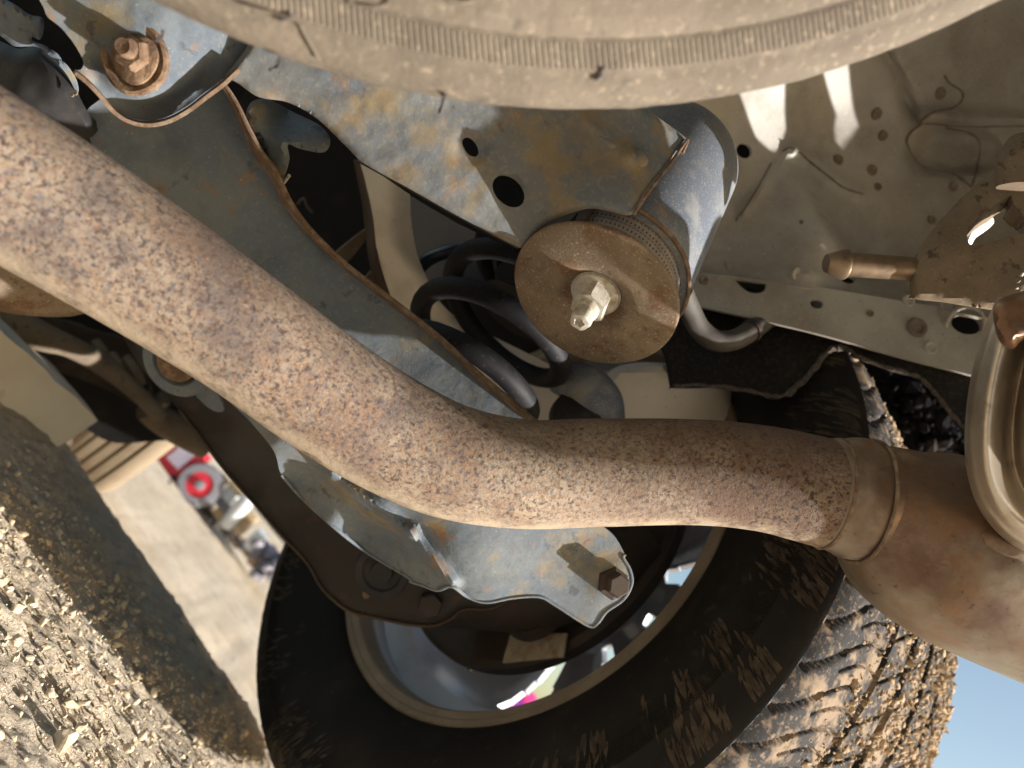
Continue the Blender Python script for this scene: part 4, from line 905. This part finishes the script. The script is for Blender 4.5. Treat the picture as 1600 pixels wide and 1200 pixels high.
# ------------------------------------------------------------------ far left parts under the car
p2 = thing('front_exhaust_section', 'blurred brown pipe in shade just below the left end of the exhaust pipe', 'pipe', P(60, 440, .55))
tube('pipe_wall', [(-90, 400, .54), (0, 430, .55), (60, 446, .56), (120, 462, .57), (150, 470, .58)], [.026, .025, .023, .016, .006], M_disc, p2, seg=30)
b1 = thing('tan_body_rail', 'blurred curved tan rail sweeping below the shaded pipe at left', 'frame rail', P(60, 520, .8))
tube('rail_body', [(-80, 440, .78), (-10, 490, .8), (60, 524, .82), (110, 542, .84), (160, 570, .88), (210, 610, .92), (250, 650, .96)], [.020, .019, .016, .012, .012, .010, .009], M_hanger, b1, seg=20)
b2 = thing('brown_body_panel', 'blurred dark brown panel between the two tan rails at the left edge', 'underbody panel', P(120, 560, .9))
sheet('panel_skin', [(-120, 440), (0, 470), (90, 500), (160, 520), (205, 540), (235, 590), (236, 640), (190, 620), (120, 590), (60, 575), (0, 545), (-120, 500)], [(-120, 440, .86), (200, 540, .96), (120, 590, .95)], .01, M_brown, b2, step=16, rough=.01)
for (uu, vv) in ((150, 560), (175, 580), (198, 585)): tube('pressed_rib', [(uu, vv-26, .93), (uu+14, vv-6, .925), (uu+22, vv+16, .93)], .006, M_hanger, b2, seg=10)
b3 = thing('brown_brace_bar', 'blurred brown angled bar ending above the red machine', 'brace', P(270, 670, 1.1))
tube('bar', [(226, 640, 1.0), (250, 655, 1.02), (285, 678, 1.04), (322, 706, 1.06)], [.014, .018, .018, .011], M_hanger, b3, seg=14)
tube('bar_fork', [(222, 648, 1.0), (240, 634, 1.0), (258, 622, 1.0)], .010, M_hanger, b3, seg=12)
b4 = thing('dark_lower_bar', 'thin blurred brown bar just above the pale timber block at left', 'bar', P(60, 600, 1.2))
tube('bar', [(-60, 500, 1.1), (20, 550, 1.15), (52, 580, 1.2), (90, 640, 1.25), (110, 690, 1.3)], [.018, .014, .016, .018, .012], M_brown, b4, seg=12)
# pale block
sb = thing('pale_timber_block', 'pale timber block lying on the dirt at the left edge', 'timber block', G(0, 690))
tk = .05
def block(A4, dp):
    q_ = [P(*c_) for c_ in A4]; bk_ = [p_+F*dp for p_ in q_]
    return q_+bk_, [[0, 1, 2, 3], [7, 6, 5, 4], [0, 4, 5, 1], [1, 5, 6, 2], [2, 6, 7, 3], [3, 7, 4, 0]]
A_b = G(-150, 528); B_b = G(82, 708); ex = B_b-A_b; Lb = np.linalg.norm(ex); ex /= Lb; ez = np.array([0, 0, 1.])-ex*ex[2]; ez /= np.linalg.norm(ez); ey = np.cross(ez, ex); ey = ey if ey@F > 0 else -ey
bm = bmesh.new(); bmesh.ops.create_cube(bm, size=1)
for v_ in bm.verts: v_.co = Vector((v_.co.x*Lb, v_.co.y*.10, v_.co.z*.058))
bmesh.ops.subdivide_edges(bm, edges=bm.edges, cuts=12, use_grid_fill=True)
Vb = np.array([tuple(v_.co) for v_ in bm.verts]); Fb = [[v_.index for v_ in f_.verts] for f_ in bm.faces]; bm.free()
Vb[:, 2] += .006*fbm(Vb[:, 0]*18, Vb[:, 1]*10+3, 3, 3)*2+.004*(Vb[:, 2] > .03)*np.sin(Vb[:, 0]*40); Vb[:, 0] += .012*fbm(Vb[:, 2]*40, Vb[:, 1]*20, 5, 2); Vb[:, 1] += .004*fbm(Vb[:, 0]*30, Vb[:, 2]*40, 6, 3)
build('block_body', (A_b+B_b)/2+ey*.05+ez*.026+Vb[:, :1]*ex+Vb[:, 1:2]*ey+Vb[:, 2:]*ez, Fb, M_slab, sb)
# far tyre
ft = thing('far_tyre', 'blurred tan tyre standing on the dirt beside the pale timber block', 'tyre', G(105, 738))
fb = G(112, 740); fd = float((fb-CAM)@F); tsc = fd/.957; UPW = np.array([0, 0, 1.0]); rw = .16*tsc
fax = np.array([.955, .30, 0.]); fc = fb+UPW*rw-F*0
fprof = []
for hh in np.linspace(-.036, .036, 48)*tsc:
    gv = .004*tsc if any(abs(hh/tsc-g_) < .0022 for g_ in (-.021, -.007, .007, .021)) else 0
    fprof.append((rw-gv-.008*(abs(hh)/.036/tsc)**6, hh))
lathe('tread', fc, fax, fprof, M_fartyre, ft, seg=90)
lathe('side_wall', fc, fax, [(rw-.008, .036*tsc), (rw-.02, .042*tsc), (rw-.07, .042*tsc), (.09, .03*tsc), (.001, .03*tsc)], M_fartyre, ft, seg=60)
lathe('side_wall', fc, fax, [(rw-.008, -.036*tsc), (rw-.02, -.042*tsc), (rw-.07, -.042*tsc), (.09, -.03*tsc), (.001, -.03*tsc)], M_fartyre, ft, seg=60)

# ------------------------------------------------------------------ background yard
zc = lambda u, v: (G(u, v)-CAM)@F
DB = float((G(300, 790)-CAM)@F); px = DB/FPX
rx = R0; upw = UPW; tow = np.array([0, 1., 0])
rm = thing('red_machine', 'blurred small red machine with a pale label and a red wheel on the dirt', 'machine', P(285, 735, DB))
box('red_housing', P(283, 716, DB+.03), (58*px, .09, 66*px), M_red, rm, bev=.008)
box('pale_label', P(284, 712, DB-.018), (26*px, .003, 36*px), M_redlabel, rm)
box('red_handle', P(312, 722, DB), (36*px, .02, 12*px), M_red, rm, bev=.004)
wcx = P(313, 758, DB-.02)
lathe('wheel_tyre', wcx, np.array([.1, -1, 0]), [*[(r_*DB/1.77, h_*DB/1.77) for r_, h_ in ((.030, .010), (.047, .009), (.050, 0), (.047, -.010), (.030, -.010))]], M_greyrub, rm, seg=40)
lathe('wheel_disc', wcx, np.array([.1, -1, 0]), [(.0001, .014), (.012, .014), (.014, .011), (.033*DB/1.77, .010), (.035*DB/1.77, -.008)], M_red, rm, seg=40)
lathe('wheel_hub', wcx, np.array([.1, -1, 0]), [(.0001, .026), (.014, .024), (.016, .014)], M_greyrub, rm, seg=20)
om = thing('ochre_machine_parts', 'blurred ochre and grey machinery between the red wheel and the white hoses', 'machinery', P(350, 770, DB))
for k, (u, v, sx, sz, m__) in enumerate(((345, 750, 20, 18, M_ochre), (330, 778, 20, 14, M_ochre), (360, 772, 24, 24, M_grey), (372, 764, 30, 14, M_ochre), (352, 792, 40, 14, M_greyrub), (345, 805, 24, 14, M_ochre), (378, 822, 20, 24, M_ochre), (392, 808, 20, 12, M_ochre), (320, 795, 30, 10, M_brown), (400, 862, 26, 30, M_ochre))):
    box('machine_block', P(u, v, DB+.05), (sx*px, .05, sz*px), m__, om, bev=.005)
wh1 = thing('white_elbow_pipe', 'blurred white elbow pipe, upper of the two in the background', 'pipe', P(370, 800, DB))
tube('pipe_wall', [(352, 822, DB), (368, 802, DB), (382, 786, DB), (384, 774, DB)], [q_*DB/2.1 for q_ in (.018, .020, .022, .014)], M_grey, wh1)
wh2 = thing('white_short_pipe', 'blurred white short pipe end, lower of the two in the background', 'pipe', P(400, 845, DB))
tube('pipe_wall', [(388, 856, DB), (402, 842, DB), (412, 834, DB)], [q_*DB/2.1 for q_ in (.018, .020, .018)], M_grey, wh2)
nv = thing('navy_panel', 'dark navy blue vehicle side beyond the white pipes', 'vehicle panel', P(420, 780, 3.6))
sheet('door_skin', [(290, 660), (330, 705), (372, 752), (400, 795), (440, 845), (485, 884), (560, 920), (620, 820), (420, 600), (330, 590)], [(290, 660, 3.6), (485, 884, 3.5), (500, 700, 3.6)], .05, M_navy, nv, step=30)
tube('door_trim', [(400, 795, 3.5), (440, 842, 3.48), (485, 882, 3.46)], .004, M_black, nv, seg=6)
cs = []; ss = []
for _ in range(260):
    k = nrs.random(); u = 395+k*95+nrs.normal(0, 9); v = 862+k*62+nrs.normal(0, 11)
    cs.append(P(u, v, DB+nrs.uniform(-.05, .15))); ss.append(nrs.uniform(.008, .030))
stuff(clods('rubble_heap', cs, ss, M_rubble)); bpy.data.objects['rubble_heap']['label'] = 'blurred slate blue rubble beyond the dirt'
cs = []; ss = []
for _ in range(200):
    k = nrs.random(); u = 262+k*190+nrs.normal(0, 4); v = 745+k*185+nrs.normal(0, 5)
    cs.append(G(u, v)+np.array([0, 0, .01])); ss.append(nrs.uniform(.006, .02))
stuff(clods('dirt_clods', cs, ss, M_brown)); bpy.data.objects['dirt_clods']['label'] = 'brown clods along the far edge of the dirt'
pk = thing('purple_crate', 'small purple and pink crate glimpsed through the wheel beside the brake plate', 'crate', P(805, 1085, 1.9))
box('crate_body', P(800, 1090, 1.9), (.10, .06, .08), M_purple, pk, bev=.006); box('crate_lid', P(818, 1082, 1.86), (.05, .06, .03), M_pink, pk, bev=.004)

# ================================================================== SPARE TYRE (top, near the lens)
sn = camv(.10, -.42, .90)
spr = thing('spare_tyre', 'dust-coated spare tyre arching across the top of the picture', 'tyre', P(850, 60, .27))
RS = .315
es = camv(0, -1, 0); es = es-sn*(es@sn); es /= np.linalg.norm(es)
edge_pt = P(862, 176, .262)
scn = edge_pt-es*RS
sprof = [(.205, -.004), (.215, .004), (.235, .0110), (.255, .0140), (.2715, .0130), (.2850, .0105), (.2905, .0090), (.2915, .0072), (.2928, .0074), (.2985, .0052), (.3010, .0042), (.3022, .0024), (.3040, .0022), (.3095, -.0010), (.3130, -.0045), (.3146, -.0090), (.3150, -.014), (.315, -.03), (.315, -.05)]
lathe('sidewall', scn, sn, sprof, M_dustyre, spr, seg=420, sharp=50, fn=lambda an, h, r: (.0012*float(fbm(np.array([an*30]), np.array([h*50]), 6, 4)[0]))*(r > .308))
def shr(r): return float(np.interp(r, [p_[0] for p_ in sprof], [p_[1] for p_ in sprof]))
stuff(ribs('shoulder_ribs', scn, sn, .2930, .3008, lambda r: shr(r)+.0001, 950, M_dustyre, spr, -.0004, .55, slant=.8))
# radial scratches and the vent whiskers
ts, bs_, as_ = frame(sn)
def on_spare(u, v, extra=0):
    r = ray(u, v); p0 = scn+sn*.010; q_ = CAM+r*(((p0-CAM)@sn)/(r@sn)); rad = np.linalg.norm((q_-scn)-((q_-scn)@sn)*sn)
    p1 = scn+sn*(shr(rad)); return CAM+r*(((p1-CAM)@sn)/(r@sn))+sn*extra
for k, pth in enumerate(([(455, 22), (447, 28), (435, 31)], [(438, 90), (434, 103), (422, 109)], [(695, 148), (690, 165), (686, 176)], [(470, 40), (485, 68), (500, 94)], [(375, 6), (420, 18), (452, 26)], [(256, 46), (254, 58), (244, 64)], [(940, 106), (938, 118), (930, 126)])):
    tube3('whisker' if k not in (3, 4) else 'mould_line', [on_spare(u, v, .0009) for u, v in pth], .00042 if k in (3, 4) else .00060, M_hair if k not in (3, 4) else M_dustyre, spr, seg=6, n=5)
M_emb = M_dustyre
for (pth) in ([(545, 2), (560, 8), (590, 9), (608, 2)], [(700, -2), (722, 3), (742, -1)]):
    tube3('raised_outline', [on_spare(u, v, .0003) for u, v in pth], .0008, M_emb, spr, seg=6, n=6)

# ================================================================== ADDED SUN MASK THAT SHADES THE FLOOR PAN
q1 = np.cross(SUN, F); q1 /= np.linalg.norm(q1); q2 = np.cross(q1, SUN)
def sq(u, v, d): w_ = P(u, v, d)-CAM; return (w_@q1, w_@q2)
def flat_plate(name, org, e1_, e2_, out, holes, thick, mat_, parent):
    pts_ = [Vector(p) for p in out]; ed = [(i, (i+1) % len(out)) for i in range(len(out))]
    for h in holes:
        o0 = len(pts_); pts_ += [Vector(p) for p in h]; ed += [(o0+i, o0+(i+1) % len(h)) for i in range(len(h))]
    v2, _, f2, *_r = delaunay_2d_cdt(pts_, ed, [], 0, 1e-6); v = np.array([(p.x, p.y) for p in v2])
    cx = np.array([v[list(f)].mean(0) for f in f2]); ok = inside(cx[:, 0], cx[:, 1], out)
    for h in holes: ok &= ~inside(cx[:, 0], cx[:, 1], h)
    fs = [list(f) for f, k in zip(f2, ok) if k]; n_ = np.cross(e1_, e2_); W = org+v[:, :1]*e1_+v[:, 1:]*e2_; N_ = len(W)
    dirs = {(f[i], f[(i+1) % len(f)]) for f in fs for i in range(len(f))}
    return build(name, np.r_[W, W-n_*thick], fs+[[k+N_ for k in f[::-1]] for f in fs]+[[y, x, x+N_, y+N_] for x, y in dirs if (y, x) not in dirs], mat_, parent, False)
fnp = lambda u, v: (u, v, D(fpn, u, v))
h1 = [sq(*fnp(u, v)) for u, v in ((1120, 60), (1222, 60), (1226, 140), (1228, 200), (1222, 234), (1205, 236), (1182, 215), (1165, 170), (1150, 130))]
h2 = [sq(*fnp(u, v)) for u, v in ((1282, 60), (1318, 60), (1326, 110), (1341, 196), (1330, 212), (1315, 232), (1307, 222), (1308, 180), (1292, 130), (1282, 100))]
org = CAM+SUN*.42
flat_plate('sun_mask_panel', org, q1, q2, [(.258, .606), (.264, .540), (.305, .533), (.40, .545), (.55, .575), (.95, .60), (.95, 1.0), (.40, 1.0), (.262, .90)], [h1, h2], .003, M_body, None)  # added blocker; openings shaped so sun patches fall on the floor pan
tag(bpy.data.objects['sun_mask_panel'], 'unseen added sun mask, its two openings shaping the sun patches on the floor panel', 'light blocker')

bx0, bx1 = -1.15, .62  # unseen car rear, added to keep skylight off the underbody
bmp = [(-.20, .40), (-.235, .42), (-.25, .50), (-.255, .62), (-.245, .74), (-.22, .80), (-.21, .95)]
Vb = [(x_, y_, z_) for x_ in np.linspace(bx0, bx1, 12) for (y_, z_) in bmp]+[(x_, y_+.012, z_+.004) for x_ in np.linspace(bx0, bx1, 12) for (y_, z_) in bmp]
nbm = len(bmp); Fb = [[i*nbm+j, i*nbm+j+1, (i+1)*nbm+j+1, (i+1)*nbm+j] for i in range(11) for j in range(nbm-1)]
bo_ = build('unseen_bumper', Vb, Fb+[[k+12*nbm for k in f[::-1]] for f in Fb], M_black)
tag(bo_, 'black plastic bumper skin above and behind the viewpoint, unseen, added to block skylight', 'bumper')
bf_ = box('unseen_boot_floor', ((bx0+bx1)/2, .28, .965), (bx1-bx0, .95, .012), M_body)
tag(bf_, 'beige boot floor over the spare tyre, unseen, added to block skylight', 'floor panel')

# bookkeeping: drop the private helper property
for o in bpy.data.objects:
    if '_org' in o: del o['_org']
for m in bpy.data.materials:
    if '_' in m: del m['_']
